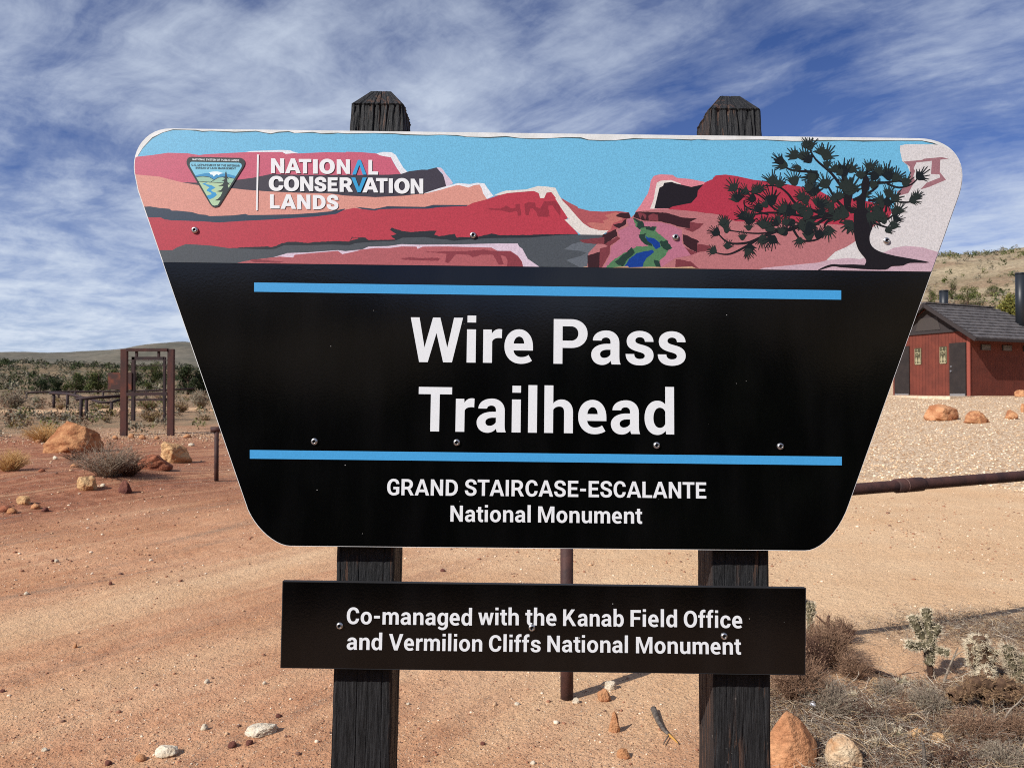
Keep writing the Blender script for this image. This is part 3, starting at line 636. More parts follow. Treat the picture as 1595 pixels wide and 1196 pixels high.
tufts = [(655, 180, 90, 60), (625, 240, 100, 62), (572, 232, 135, 55), (515, 282, 165, 58), (595, 298, 170, 45), (745, 235, 65, 66), (715, 210, 100, 45), (690, 340, 190, 66), (750, 285, 80, 45), (845, 320, 90, 70), (885, 310, 60, 55),
         (800, 310, 120, 50), (745, 395, 110, 66), (568, 380, 105, 66), (445, 378, 110, 62), (480, 395, 70, 55), (232, 415, 125, 55), (245, 475, 120, 60), (300, 435, 150, 50), (370, 425, 80, 50), (440, 490, 100, 74), (375, 525, 150, 58),
         (290, 575, 140, 62), (320, 590, 100, 60), (395, 625, 100, 58), (420, 640, 45, 60), (180, 625, 110, 55), (135, 665, 150, 50), (185, 655, 80, 38), (275, 695, 90, 38), (118, 768, 150, 46), (190, 745, 80, 40), (315, 740, -80, 55), (310, 640, 90, 38),
         (390, 690, -80, 62), (450, 692, -120, 58), (515, 665, 120, 55), (560, 545, 160, 66), (600, 540, 30, 60), (630, 485, 100, 60), (675, 440, 100, 66), (540, 535, 165, 60), (650, 600, -60, 55), (600, 700, -100, 46), (650, 690, 90, 62),
         (760, 640, -80, 62), (700, 680, 60, 55), (795, 480, 100, 50), (880, 430, 90, 82), (865, 400, 120, 60), (850, 550, 160, 60), (885, 610, -130, 66), (990, 300, 75, 55), (1050, 325, 130, 60), (1090, 335, 90, 64), (1135, 360, 70, 60), (1195, 388, 70, 60),
         (1270, 350, 40, 58), (1100, 450, 90, 58), (1060, 480, 150, 50), (1090, 480, -80, 58), (1230, 482, 20, 50), (1155, 545, 70, 50), (1140, 590, 50, 46), (1125, 628, 60, 48), (1050, 550, 120, 52), (1075, 600, 100, 50), (1010, 565, -60, 62), (945, 345, 90, 50),
         (700, 500, 90, 55), (740, 505, 45, 50), (820, 465, 80, 48), (480, 600, 140, 50), (560, 600, -150, 50), (520, 610, 90, 45), (720, 560, 100, 50), (620, 620, 160, 50), (960, 450, 40, 45), (1010, 400, 60, 50), (340, 470, 170, 45), (950, 540, 150, 60), (660, 555, 150, 55), (1040, 530, 170, 45), (780, 520, 130, 48)]
rt = random.Random(4)
for tx, ty, ta, ts in list(tufts):
    if rt.random() < .45: tufts.append((tx + rt.uniform(-34, 34), ty + rt.uniform(-26, 26), ta + rt.uniform(-50, 50), ts * rt.uniform(.7, .95)))
tufts = [(a, b, c, d * 1.02) for a, b, c, d in tufts]
def tuft(cx, cy, ang, sz):
    n = rt.randint(7, 10); pts = []
    a0_ = rad(ang); spread = rad(rt.uniform(48, 76))
    for i in range(n):
        f = i / (n - 1) - .5; a = a0_ + 2 * spread * f + rt.uniform(-.09, .09); l = sz * (.80 + .35 * math.cos(f * 2.8)) * rt.uniform(.78, 1.18)
        bl = sz * .55 * rt.uniform(.85, 1.12); h_ = spread / (n - 1)
        pts += [(cx + math.cos(a - h_ * .8) * bl, cy - math.sin(a - h_ * .8) * bl), (cx + math.cos(a - .035) * l, cy - math.sin(a - .035) * l), (cx + math.cos(a + .02) * l, cy - math.sin(a + .02) * l), (cx + math.cos(a + h_ * .5) * bl * 1.1, cy - math.sin(a + h_ * .5) * bl * 1.1)]
    for k in (2.2, 3.14, 4.1): pts.append((cx + math.cos(a0_ + k) * sz * .30, cy - math.sin(a0_ + k) * sz * .30))
    return pts
for i, tf in enumerate(tufts):
    key = 'needledark' if rt.random() < .3 else 'needle'
    LAYER[0] -= .7; paint(key, Z4(tuft(*tf)))
paint('bark', cm(Z4([(965, 845), (972, 815), (930, 760), (908, 690), (903, 620), (905, 545), (922, 520), (918, 470), (948, 440), (945, 400), (960, 350), (985, 350), (992, 400), (975, 440), (968, 520), (1003, 560), (1012, 612), (992, 680), (1000, 730), (1040, 765), (1120, 790), (1200, 805), (1330, 830), (1220, 832), (1180, 847), (1115, 852), (1080, 870), (960, 867), (900, 862), (830, 857), (780, 852), (700, 876), (730, 858), (775, 842), (830, 843), (900, 842)]), 3))
paint('needle', Z4(tuft(860, 560, 165, 62)), Z4(tuft(990, 565, -50, 60)))
paint('tear', Z3([(200, 1050), (240, 1042), (252, 1062), (300, 1052), (360, 1058), (440, 1048), (520, 1040), (530, 1050), (680, 1045), (830, 1050), (960, 1042), (990, 1055), (1060, 1062), (1060, 1090), (200, 1090)]))
art.build('landscape_print', art_mats, panel)

# ---- lettering: outline glyphs, cap height 1456
def path(s):
    """'x,y' line to; 'Ax,y' quarter arc round that corner to the next point; 'Cx,y' two handles then the point"""
    pts = []; tk = s.split(); i = 0
    g = lambda t: tuple(float(v) for v in t.split(','))
    while i < len(tk):
        t = tk[i]
        if t[0] == 'A':
            c, b = g(t[1:]), g(tk[i + 1]); a = pts[-1]; pts += corner(a, c, b, 9, .585)[1:]; i += 2
        elif t[0] == 'C':
            h1, h2, b = g(t[1:]), g(tk[i + 1]), g(tk[i + 2]); a = pts[-1]
            for j in range(1, 9):
                u = j / 8; pts.append(tuple((1 - u) ** 3 * a[k] + 3 * (1 - u) ** 2 * u * h1[k] + 3 * (1 - u) * u * u * h2[k] + u ** 3 * b[k] for k in (0, 1)))
            i += 3
        else: pts.append(g(t)); i += 1
    if (Vector(pts[0]) - Vector(pts[-1])).length < 1: pts.pop()
    return pts
GL = {
 'W': (1749, ['0,1456 293,1456 477,477 745,1456 990,1456 1239,477 1450,1456 1749,1456 1401,0 1107,0 869,953 594,0 308,0']),
 'i': (300, ['0,0 0,1082 300,1082 300,0', '10,1305 10,1533 300,1533 300,1305']), 'l': (300, ['0,0 0,1560 300,1560 300,0']), 'I': (300, ['0,0 0,1456 300,1456 300,0']),
 'r': (630, ['0,0 0,1082 280,1082 290,953 C345,1050 430,1102 540,1102 C575,1102 605,1098 629,1090 620,805 C590,810 560,812 525,812 C415,812 340,775 300,700 300,0']),
 'e': (955, ['953,410 953,535 A953,1102 490,1102 A0,1102 0,540 A0,-24 545,-24 C700,-24 840,20 922,80 805,268 C740,215 660,194 560,194 A325,194 306,410', '309,634 A330,862 490,862 A658,862 658,634']),
 'P': (1142, ['0,0 0,1456 600,1456 A1142,1456 1142,985 A1142,518 600,518 300,518 300,0', '300,1223 300,755 590,755 A832,755 832,990 A832,1223 590,1223']),
 'a': (985, ['53,770 A53,1102 515,1102 A945,1102 945,700 945,250 C948,130 958,60 985,15 985,0 690,0 C672,36 662,75 655,118 C590,30 480,-22 365,-22 A0,-22 0,320 A0,668 530,668 648,668 648,730 A648,872 500,872 A347,872 347,770', '648,475 535,475 A296,475 296,330 A296,206 430,206 C530,206 610,260 648,325']),
 's': (940, ['938,748 A938,1102 480,1102 A36,1102 36,760 C36,560 200,475 430,420 C580,385 645,350 645,290 C645,225 575,186 475,186 C365,186 292,240 288,345 0,345 C0,120 180,-22 475,-22 C755,-22 940,110 940,305 C940,510 790,595 570,645 C400,685 328,712 328,785 C328,850 390,896 482,896 C590,896 648,835 648,748']),
 'h': (968, ['0,0 0,1560 300,1560 300,970 C370,1055 470,1102 585,1102 A968,1102 968,690 968,0 668,0 668,690 C668,820 610,868 512,868 C412,868 342,828 300,758 300,0']),
 'n': (968, ['0,0 0,1082 280,1082 290,965 C365,1055 470,1102 590,1102 A968,1102 968,690 968,0 668,0 668,690 C668,820 610,868 512,868 C412,868 342,828 300,758 300,0']),
 'u': (968, ['968,1082 968,0 686,0 678,112 C605,25 505,-22 385,-22 A0,-22 0,385 0,1082 300,1082 300,395 C300,268 355,212 452,212 C550,212 630,250 668,318 668,1082']),
 'm': (1530, ['0,0 0,1082 280,1082 290,965 C360,1055 455,1102 570,1102 C690,1102 785,1055 832,940 C900,1045 1000,1102 1130,1102 A1530,1102 1530,700 1530,0 1230,0 1230,700 C1230,820 1180,866 1085,866 C995,866 935,815 915,738 915,0 615,0 615,698 C615,818 565,866 470,866 C385,866 330,828 300,762 300,0']),
 'd': (1000, ['1000,0 730,0 715,115 C640,25 540,-22 430,-22 A0,-22 0,535 A0,1102 435,1102 C540,1102 630,1060 700,980 700,1560 1000,1560', '700,340 700,742 C660,830 600,872 510,872 A300,872 300,525 A300,210 510,210 C600,210 660,252 700,340']),
 'b': (1000, ['0,0 270,0 285,115 C360,25 460,-22 570,-22 A1000,-22 1000,535 A1000,1102 565,1102 C460,1102 370,1060 300,980 300,1560 0,1560', '300,340 300,742 C340,830 400,872 490,872 A700,872 700,525 A700,210 490,210 C400,210 340,252 300,340']),
 'g': (1000, ['1000,1082 1000,45 A1000,-426 490,-426 C310,-426 130,-350 50,-235 180,-85 C260,-170 360,-212 470,-212 C620,-212 700,-140 700,10 700,98 C630,20 535,-22 430,-22 A0,-22 0,535 A0,1102 435,1102 C545,1102 645,1055 718,965 730,1082', '700,340 700,742 C660,830 600,872 510,872 A300,872 300,525 A300,210 510,210 C600,210 660,252 700,340']),
 'o': (1050, ['0,540 A0,1102 525,1102 A1050,1102 1050,540 A1050,-22 525,-22 A0,-22 0,540', '300,540 A300,206 525,206 A750,206 750,540 A750,872 525,872 A300,872 300,540']),
 'c': (965, ['965,690 A965,1102 505,1102 A0,1102 0,540 A0,-22 510,-22 A965,-22 965,370 684,370 A684,206 505,206 A300,206 300,540 A300,872 500,872 A684,872 684,690']),
 't': (640, ['155,1350 455,1350 455,1082 640,1082 640,868 455,868 455,350 C455,240 490,210 570,210 C600,210 625,212 645,216 645,2 C595,-14 540,-22 478,-22 A155,-22 155,340 155,868 0,868 0,1082 155,1082']),
 'f': (690, ['160,0 160,868 0,868 0,1082 160,1082 160,1180 A160,1582 540,1582 C600,1582 650,1574 690,1564 685,1334 C660,1342 630,1346 595,1346 C505,1346 460,1290 460,1180 460,1082 650,1082 650,868 460,868 460,0']),
 'w': (1450, ['0,1082 285,1082 430,420 600,1082 850,1082 1020,420 1165,1082 1450,1082 1165,0 920,0 725,670 530,0 285,0']),
 'T': (1126, ['0,1456 1126,1456 1126,1221 713,1221 713,0 413,0 413,1221 0,1221']),
 'G': (1170, ['1170,185 1170,750 600,750 600,535 865,535 865,290 C810,235 730,214 630,214 A310,214 310,700 310,760 A310,1242 620,1242 C760,1242 845,1165 865,1010 1160,1010 C1130,1310 940,1476 610,1476 A0,1476 0,765 0,690 A0,-20 625,-20 C860,-20 1060,50 1170,185']),
 'C': (1160, ['1160,975 C1130,1290 920,1476 595,1476 A0,1476 0,770 0,690 A0,-20 590,-20 C920,-20 1135,165 1160,485 860,485 C845,300 770,222 590,222 A305,222 305,692 305,775 A305,1236 595,1236 C760,1236 842,1160 860,975']),
 'S': (1120, ['1120,1020 C1110,1300 900,1476 570,1476 C250,1476 30,1310 30,1060 C30,780 280,690 530,615 C740,552 812,490 812,385 C812,280 730,216 565,216 C390,216 300,300 300,470 0,470 C0,150 230,-20 565,-20 C900,-20 1115,135 1115,387 C1115,640 920,765 640,850 C420,918 332,965 332,1062 C332,1165 420,1240 568,1240 C730,1240 820,1160 820,1020']),
 'R': (1210, ['0,0 0,1456 540,1456 A1090,1456 1090,1010 C1090,800 990,670 830,600 1185,15 1185,0 863,0 565,535 300,535 300,0', '300,1215 300,775 545,775 A790,775 790,1000 A790,1215 545,1215']),
 'A': (1395, ['0,0 535,1456 860,1456 1395,0 1075,0 980,300 412,300 320,0', '490,545 900,545 695,1165']),
 'N': (1180, ['0,0 0,1456 300,1456 880,495 880,1456 1180,1456 1180,0 880,0 300,958 300,0']),
 'D': (1160, ['0,0 0,1456 450,1456 A1160,1456 1160,770 1160,685 A1160,0 445,0', '300,1215 300,240 440,240 A855,240 855,690 855,770 A855,1215 450,1215']),
 'E': (990, ['0,0 0,1456 985,1456 985,1215 300,1215 300,865 885,865 885,632 300,632 300,240 990,240 990,0']),
 'F': (950, ['0,0 0,1456 950,1456 950,1215 300,1215 300,838 880,838 880,600 300,600 300,0']),
 'L': (930, ['0,0 0,1456 300,1456 300,240 930,240 930,0']), 'H': (1180, ['0,0 0,1456 300,1456 300,850 880,850 880,1456 1180,1456 1180,0 880,0 880,610 300,610 300,0']),
 'M': (1560, ['0,0 0,1456 392,1456 780,405 1165,1456 1560,1456 1560,0 1260,0 1260,400 1290,1090 880,0 680,0 270,1090 300,400 300,0']),
 'V': (1360, ['0,1456 330,1456 680,370 1030,1456 1360,1456 845,0 515,0']), 'K': (1290, ['0,0 0,1456 300,1456 300,800 425,975 785,1456 1155,1456 695,855 1265,15 1265,0 920,0 485,640 300,440 300,0']),
 'O': (1250, ['0,685 0,770 A0,1476 625,1476 A1250,1476 1250,770 1250,685 A1250,-20 625,-20 A0,-20 0,685', '305,690 A305,220 625,220 A945,220 945,690 945,770 A945,1236 625,1236 A305,1236 305,770']),
 'U': (1170, ['1170,1456 1170,500 A1170,-20 585,-20 A0,-20 0,500 0,1456 300,1456 300,490 A300,220 585,220 A870,220 870,490 870,1456']),
 'B': (1130, ['0,0 0,1456 510,1456 A1070,1456 1070,1060 C1070,920 990,800 860,755 C1020,720 1130,590 1130,425 A1130,0 565,0', '300,1215 300,870 530,870 A770,870 770,1045 A770,1215 520,1215', '300,655 300,240 560,240 A825,240 825,435 A825,655 590,655']),
 'Y': (1290, ['0,1456 325,1456 645,800 965,1456 1290,1456 795,530 795,0 493,0 493,530']), '-': (560, ['0,520 0,755 560,755 560,520']), '.': (300, ['0,0 0,300 300,300 300,0']),
 '^': (1480, ['0,0 605,1456 875,1456 1480,0 1120,0 740,1010 360,0']), 'v': (1480, ['0,1456 605,0 875,0 1480,1456 1120,1456 740,446 360,1456'])}
GPATH = {k: (w_, [path(s) for s in ss]) for k, (w_, ss) in GL.items()}
SB = {c: (125, 125) for c in GL}
for c in 'ATVYWvwt^': SB[c] = (15, 15)
for c in 'LFPrcefas': SB[c] = (95, 45)
for c in 'OCGoecdgqaS': SB[c] = (75, 75)
for c in 'bphnmu': SB[c] = (120, 100)
for c in 'r': SB[c] = (120, 5)
for c in 'ft': SB[c] = (25, 30)
for c in 'BDRPEK': SB[c] = (130, 50)
def area2(p): return sum(p[i][0] * p[(i + 1) % len(p)][1] - p[(i + 1) % len(p)][0] * p[i][1] for i in range(len(p)))
def glyph(mb, ch, fn, y, m=0, bold=0):
    """fn maps glyph units to sign plane"""
    loops = GPATH[ch][1]
    def bo(p):
        if not bold: return p
        q = p if area2(p) > 0 else p[::-1]; return offset(q, bold)
    if ch == 'i':
        for l in loops: poly_mesh(mb, [fn(*q) for q in bo(l)], [], y, m)
        return
    outer = bo(loops[0])
    holes = []
    for l in loops[1:]:
        q = l if area2(l) > 0 else l[::-1]; holes.append(offset(q, -bold) if bold else q)
    poly_mesh(mb, [fn(*q) for q in outer], [[fn(*q) for q in h_] for h_ in holes], y, m)
def word(mb, text, bl, br, cap, y, m=0, bold=0, sp=430, track=0):
    """set a line between two baseline points (photo pixels on the sign) with the cap height in pixels"""
    A = Vector(S(*bl)); B = Vector(S(*br)); hgt = (Vector(S(bl[0], bl[1] - cap)) - A).length
    x = 0; pos = []
    for i, c in enumerate(text):
        if c == ' ': x += sp; continue
        l, r = SB[c]; x += (l if pos else 0); pos.append((c, x)); x += GL[c][0] + r + track
    end = pos[-1][1] + GL[pos[-1][0]][0]; sx = (B - A) / end; up = Vector((-sx.y, sx.x)).normalized() * hgt / 1456
    for c, x0 in pos:
        glyph(mb, c, lambda u, v, x0=x0: tuple(A + sx * (x0 + u) + up * v), y, m, bold)
LW = film('letter_white', (.71, .72, .735), .45, .05, 700)
Wd = lambda x: 620 + x / 5.696
mb = MB(); word(mb, 'Wire', (638.5, 563.8), (830, 565.8), 69.5, -.0006); word(mb, 'Pass', (862, 566.5), (1068, 569), 69.5, -.0006)
word(mb, 'Trailhead', (651, 671.5), (1050, 676.6), 69.0, -.0006)
mb.build('title_lettering', LW, panel)
mb = MB(); word(mb, 'GRAND', (602.8, 770.8), (713, 772), 25.2, -.0006); word(mb, 'STAIRCASE-ESCALANTE', (724, 771.6), (1100, 776.2), 25.2, -.0006)
word(mb, 'National', (701.5, 812), (826.5, 813.2), 25.0, -.0006); word(mb, 'Monument', (838, 813.3), (1000, 815.3), 25.0, -.0006)
mb.build('monument_lettering', LW, panel)
stripe_m = film('stripe_blue', pc(72, 156, 212), .4, .06, 500)
for q in ([(396, 440.2), (1310, 452.4), (1310, 467), (396, 454.6)], [(389.3, 700.6), (1311, 711), (1311, 724.6), (389.3, 714.2)]):
    mb = MB(); poly_mesh(mb, [S(*p) for p in q], [], -.0006); mb.build('blue_stripe', stripe_m, panel)

# brand block on the artwork
AY = -.0004 - .000012 * (LAYER[0] + 4)
lm = [film('logo_white', (.76, .76, .77), .45, .06, 700), film('logo_blue', pc(48, 156, 208), .45, .06, 700)]
mb = MB()
ZA = lambda x, y: (410 + x / 12.27, 240 + y / 12.27)
ZB = lambda x, y: (535 + x / 12.27, 240 + y / 12.27)
def logo(c, zf, x0, x1, yt, ybm, m=0):
    loops = GPATH[c][1]; bd = 52 if c not in '^v' else 20
    xs = [p[0] for l in loops for p in l]; w0, w1 = min(xs) - bd * .9, max(xs) + bd * .9; h0, h1 = -bd * .9, 1456 + bd * .9
    if c in 'OCS': h0 -= 18; h1 += 18
    glyph(mb, c, lambda u, v: S(*zf(x0 + (u - w0) / (w1 - w0) * (x1 - x0), ybm + (v - h0) / (h1 - h0) * (yt - ybm))), AY, m, bd)
for c, z, x0, x1, yt, ybm, m_ in [('N', ZA, 155, 405, 92, 372, 0), ('A', ZA, 428, 715, 94, 375, 0), ('T', ZA, 685, 922, 104, 378, 0), ('I', ZA, 957, 1045, 108, 382, 0), ('O', ZA, 1080, 1370, 100, 390, 0), ('N', ZA, 1410, 1660, 110, 388, 0), ('^', ZB, 170, 442, 120, 402, 1), ('L', ZB, 480, 663, 122, 402, 0),
                               ('C', ZA, 113, 390, 426, 714, 0), ('O', ZA, 402, 690, 430, 720, 0), ('N', ZA, 712, 960, 440, 718, 0), ('S', ZA, 985, 1210, 443, 728, 0), ('E', ZA, 1238, 1425, 453, 725, 0), ('R', ZA, 1465, 1712, 455, 730, 0), ('v', ZB, 155, 445, 458, 740, 1), ('A', ZB, 370, 663, 460, 742, 0), ('T', ZB, 625, 845, 468, 746, 0), ('I', ZB, 870, 946, 474, 750, 0), ('O', ZB, 975, 1265, 468, 765, 0), ('N', ZB, 1288, 1525, 482, 765, 0),
                               ('L', ZA, 135, 318, 775, 1048, 0), ('A', ZA, 340, 630, 778, 1055, 0), ('N', ZA, 655, 905, 785, 1058, 0), ('D', ZA, 955, 1195, 790, 1064, 0), ('S', ZA, 1220, 1440, 785, 1075, 0)]:
    logo(c, z, x0, x1, yt, ybm, m_)
v0 = Z1([(909, 265), (921, 265), (913, 640), (902, 640)]); poly_mesh(mb, [S(*p) for p in v0], [], AY, 0)
mb.build('brand_lettering', lm, panel)

# triangular agency emblem
em = []
def ec(n, *rgb, k=1.): em.append(film('emblem_' + n, pc(*rgb, k=k), .45, .06, 800)); return len(em) - 1
e_dark, e_sky, e_mtn, e_snow, e_hill, e_lime, e_riv, e_wh = ec('dark', 34, 46, 48), ec('sky', 132, 196, 220), ec('mountain', 58, 142, 190), ec('snow', 245, 245, 245), ec('hill', 160, 192, 166), ec('meadow', 184, 204, 164), ec('river', 50, 150, 204), ec('white', 240, 240, 240)
ZE = lambda l: [(280 + x / 11.96, 235 + y / 11.96) for x, y in l]
mb = MB(); ey = [AY]
def ep(l, m, sm=0):
    ey[0] -= .000015; p = ZE(l)
    if sm: p = smooth_closed(p, sm)
    poly_mesh(mb, [S(*q) for q in p], [], ey[0], m)
ep([(225, 120), (1145, 142), (1185, 158), (1212, 190), (1220, 230), (1212, 275), (1190, 320), (765, 1000), (740, 1035), (705, 1052), (655, 1058), (612, 1045), (585, 1020), (560, 985), (155, 300), (136, 250), (133, 205), (148, 160), (180, 130)], e_dark)
inner_e = [(225, 214), (1115, 232), (1150, 248), (1163, 285), (1152, 322), (745, 975), (715, 1015), (655, 1030), (615, 1018), (590, 985), (205, 310), (192, 262), (200, 228)]
ep(inner_e, e_sky)
ic = inner_e
def epc(l, m):
    q = clip(l, ic)
    if len(q) > 2: ep(q, m)
epc([(240, 480), (290, 468), (480, 425), (560, 425), (600, 402), (700, 395), (800, 430), (900, 440), (1060, 482), (1015, 560), (650, 580), (300, 520)], e_mtn)
ep([(545, 412), (600, 400), (640, 395), (700, 393), (760, 405), (815, 428), (757, 440), (735, 465), (700, 445), (670, 460), (640, 490), (617, 455), (580, 450), (570, 425)], e_snow)
epc([(290, 505), (360, 490), (440, 485), (560, 500), (650, 552), (720, 510), (800, 495), (880, 496), (1050, 530), (735, 1000), (690, 1040), (620, 1040), (560, 990)], e_hill)
epc([(330, 580), (565, 590), (1010, 612), (735, 1000), (690, 1040), (620, 1040), (560, 990)], e_lime)
for ln in ([(300, 502), (360, 489), (440, 484), (560, 498), (650, 551), (720, 509), (800, 494), (880, 495), (1020, 526)], [(345, 578), (560, 592), (780, 606), (975, 612)], [(650, 551), (600, 580), (565, 605)]):
    ey[0] -= .000015
    for a, b in zip(ln[:-1], ln[1:]):
        d = (Vector(b) - Vector(a)).normalized() * 5; poly_mesh(mb, [S(*q) for q in ZE([(a[0] - d.y, a[1] + d.x), (b[0] - d.y, b[1] + d.x), (b[0] + d.y, b[1] - d.x), (a[0] + d.y, a[1] - d.x)])], [], ey[0], e_dark)
epc([(425, 625), (480, 602), (522, 600), (480, 628), (600, 650), (672, 695), (590, 740), (610, 765), (680, 790), (697, 830), (640, 880), (560, 915), (510, 860), (520, 840), (600, 820), (590, 790), (505, 750), (520, 725), (560, 690), (480, 648)], e_riv)
ep([(868, 378), (874, 410), (882, 430), (878, 450), (895, 500), (928, 535), (888, 522), (895, 590), (942, 638), (900, 640), (912, 690), (935, 705), (745, 1010), (718, 1015), (765, 930), (720, 935), (655, 932), (715, 905), (768, 850), (805, 770), (775, 775), (688, 765), (775, 740), (822, 670), (790, 665), (722, 663), (805, 632), (832, 580), (812, 570), (785, 562), (835, 545), (850, 515), (815, 512), (850, 490), (856, 440), (848, 425), (860, 410)], e_dark)
def eline(text, x0, y0, x1, y1, cap, m, bold=0):
    b = ZE([(x0, y0), (x1, y1)]); word(mb, text, b[0], b[1], cap / 11.96, ey[0] - .00002, m, bold, sp=480, track=60)
eline('NATIONAL SYSTEM OF PUBLIC LANDS', 245, 186, 1112, 207, 36, e_wh)
eline('U.S. DEPARTMENT OF THE INTERIOR', 225, 290, 1122, 308, 40, e_dark)
eline('BUREAU OF LAND MANAGEMENT', 302, 344, 1050, 358, 38, e_dark)
mb.build('agency_emblem', em, panel)

# bolts: button heads with a hex socket
steel = mat('bolt_steel', (.62, .61, .60), .32, metal=1); socket = mat('bolt_socket', (.02, .02, .02), .6)
def bolt(px, py, parent, r=.0053):
    x, z = S(px, py); prof = [(r * 1.0, -.0008), (r * .98, -.0016), (r * .86, -.0029), (r * .66, -.0038), (r * .47, -.0041), (r * .43, -.0040), (r * .40, -.0020), (0.0001, -.0019)]
    n = 24; vs = []; fs = []; ms = []
    for i, (rr2, d) in enumerate(prof):
        for k in range(n): vs.append((x + rr2 * math.cos(2 * PI * k / n), d, z + rr2 * math.sin(2 * PI * k / n)))
    o = MB()
    for i in range(len(prof) - 1):
        o.add([], [], 0)
    o.v = vs
    for i in range(len(prof) - 1):
        for k in range(n): o.f.append((i * n + k, i * n + (k + 1) % n, (i + 1) * n + (k + 1) % n, (i + 1) * n + k)); o.m.append(1 if i >= 5 else 0)
    return o.build('bolt', [steel, socket], parent, smooth=True)
for p in ((304, 359), (737, 367), (1052, 370), (1380, 375.5), (490, 687.5), (711.5, 689), (1022.5, 693.5), (1215, 695)): bolt(*p, panel)

# lower board
TL = .009
mb = MB(); LQ = [(440, 904.6), (1255.5, 915.4), (1254.4, 1051.2), (436.6, 1040)]
slab(mb, [S(*p) for p in LQ], 0, TL, 0)
board2 = mb.build('lower_panel', mat('board_edge', (.02, .02, .022), .6), sign)
mb = MB(); poly_mesh(mb, [S(*p) for p in offset(LQ, -1.3)], [], -.0003); mb.build('black_face', BLACK, board2)
mb = MB(); word(mb, 'Co-managed', (540, 971.2), (735, 973.7), 25.8, -.0006); word(mb, 'with', (744.8, 972.6), (808, 973.2), 25.8, -.0006); word(mb, 'the', (818, 973), (866.5, 974), 25.8, -.0006)
word(mb, 'Kanab', (877, 974.2), (971.5, 975.4), 25.8, -.0006); word(mb, 'Field', (982, 975.2), (1054.5, 976.2), 25.8, -.0006); word(mb, 'Office', (1065, 976.4), (1156, 977.8), 25.8, -.0006)
word(mb, 'and', (540, 1011.2), (595, 1011.8), 25.4, -.0006); word(mb, 'Vermilion', (605.5, 1012), (751, 1014), 25.4, -.0006); word(mb, 'Cliffs', (761.5, 1014), (842, 1015), 25.4, -.0006)
word(mb, 'National', (852.5, 1014.6), (978, 1016.2), 25.4, -.0006); word(mb, 'Monument', (990.5, 1016.6), (1154, 1018.8), 25.4, -.0006)
mb.build('office_lettering', LW, board2)
for xp in (569, 1153):
    x_, z_ = S(xp, 978, .015); mb = MB(); mb.box((x_, .0158, z_), (.05, .0132, .07)); mb.build('spacer', mat('spacer_dark', (.02, .02, .02), .7), board2)
for p in ((529.5, 974), (828.5, 977), (1127.5, 990)): bolt(*p, board2)

# posts: square timbers with chamfered tops, deeply grained
def post_material():
    m, t, b = bsdf('weathered_black_wood')
    co = node(t, 'ShaderNodeTexCoord').outputs['Object']
    def nz(s, st, d=6, r=.6):
        return node(t, 'ShaderNodeTexNoise', ins={'Vector': node(t, 'ShaderNodeMapping', ins={0: co, 'Scale': st}).outputs[0], 'Scale': s, 'Detail': d, 'Roughness': r}).outputs[0]
    grain = nz(1, (300, 300, 26), 8, .7); worn = nz(1, (115, 115, 12), 5, .62); patch = nz(1, (14, 14, 3.5), 3)
    wear = math_n(t, 'MULTIPLY', ramp(t, worn, [(.555, 0.), (.585, 1.)]), ramp(t, patch, [(.46, 0.), (.56, 1.)]))
    side = node(t, 'ShaderNodeAttribute', attribute_name='bare').outputs['Fac']
    wear = math_n(t, 'ADD', wear, math_n(t, 'MULTIPLY', side, ramp(t, nz(1, (60, 60, 5)), [(.35, .15), (.65, .95)])), clamp=True)
    base = mixc(t, ramp(t, grain, [(.35, 0.), (.62, 1.)]), (.002, .002, .0025), (.021, .0205, .022))
    brown = mixc(t, grain, (.036, .017, .011), (.125, .064, .040))
    c = mixc(t, math_n(t, 'MULTIPLY', wear, .85), base, brown)
    lich = math_n(t, 'MULTIPLY', ramp(t, nz(160, (1, 1, 1), 3), [(.70, 0.), (.73, .5)]), ramp(t, patch, [(.4, 0.), (.55, 1.)]))
    c = mixc(t, lich, c, (.30, .28, .24))
    t.links.new(c, b.inputs['Base Color']); b.inputs['Roughness'].default_value = .62; b.inputs['Specular IOR Level'].default_value = .35
    bp = node(t, 'ShaderNodeBump', ins={'Strength': 1.0, 'Distance': .0035, 'Height': grain}); t.links.new(bp.outputs[0], b.inputs['Normal'])
    return m
POST_M = post_material()
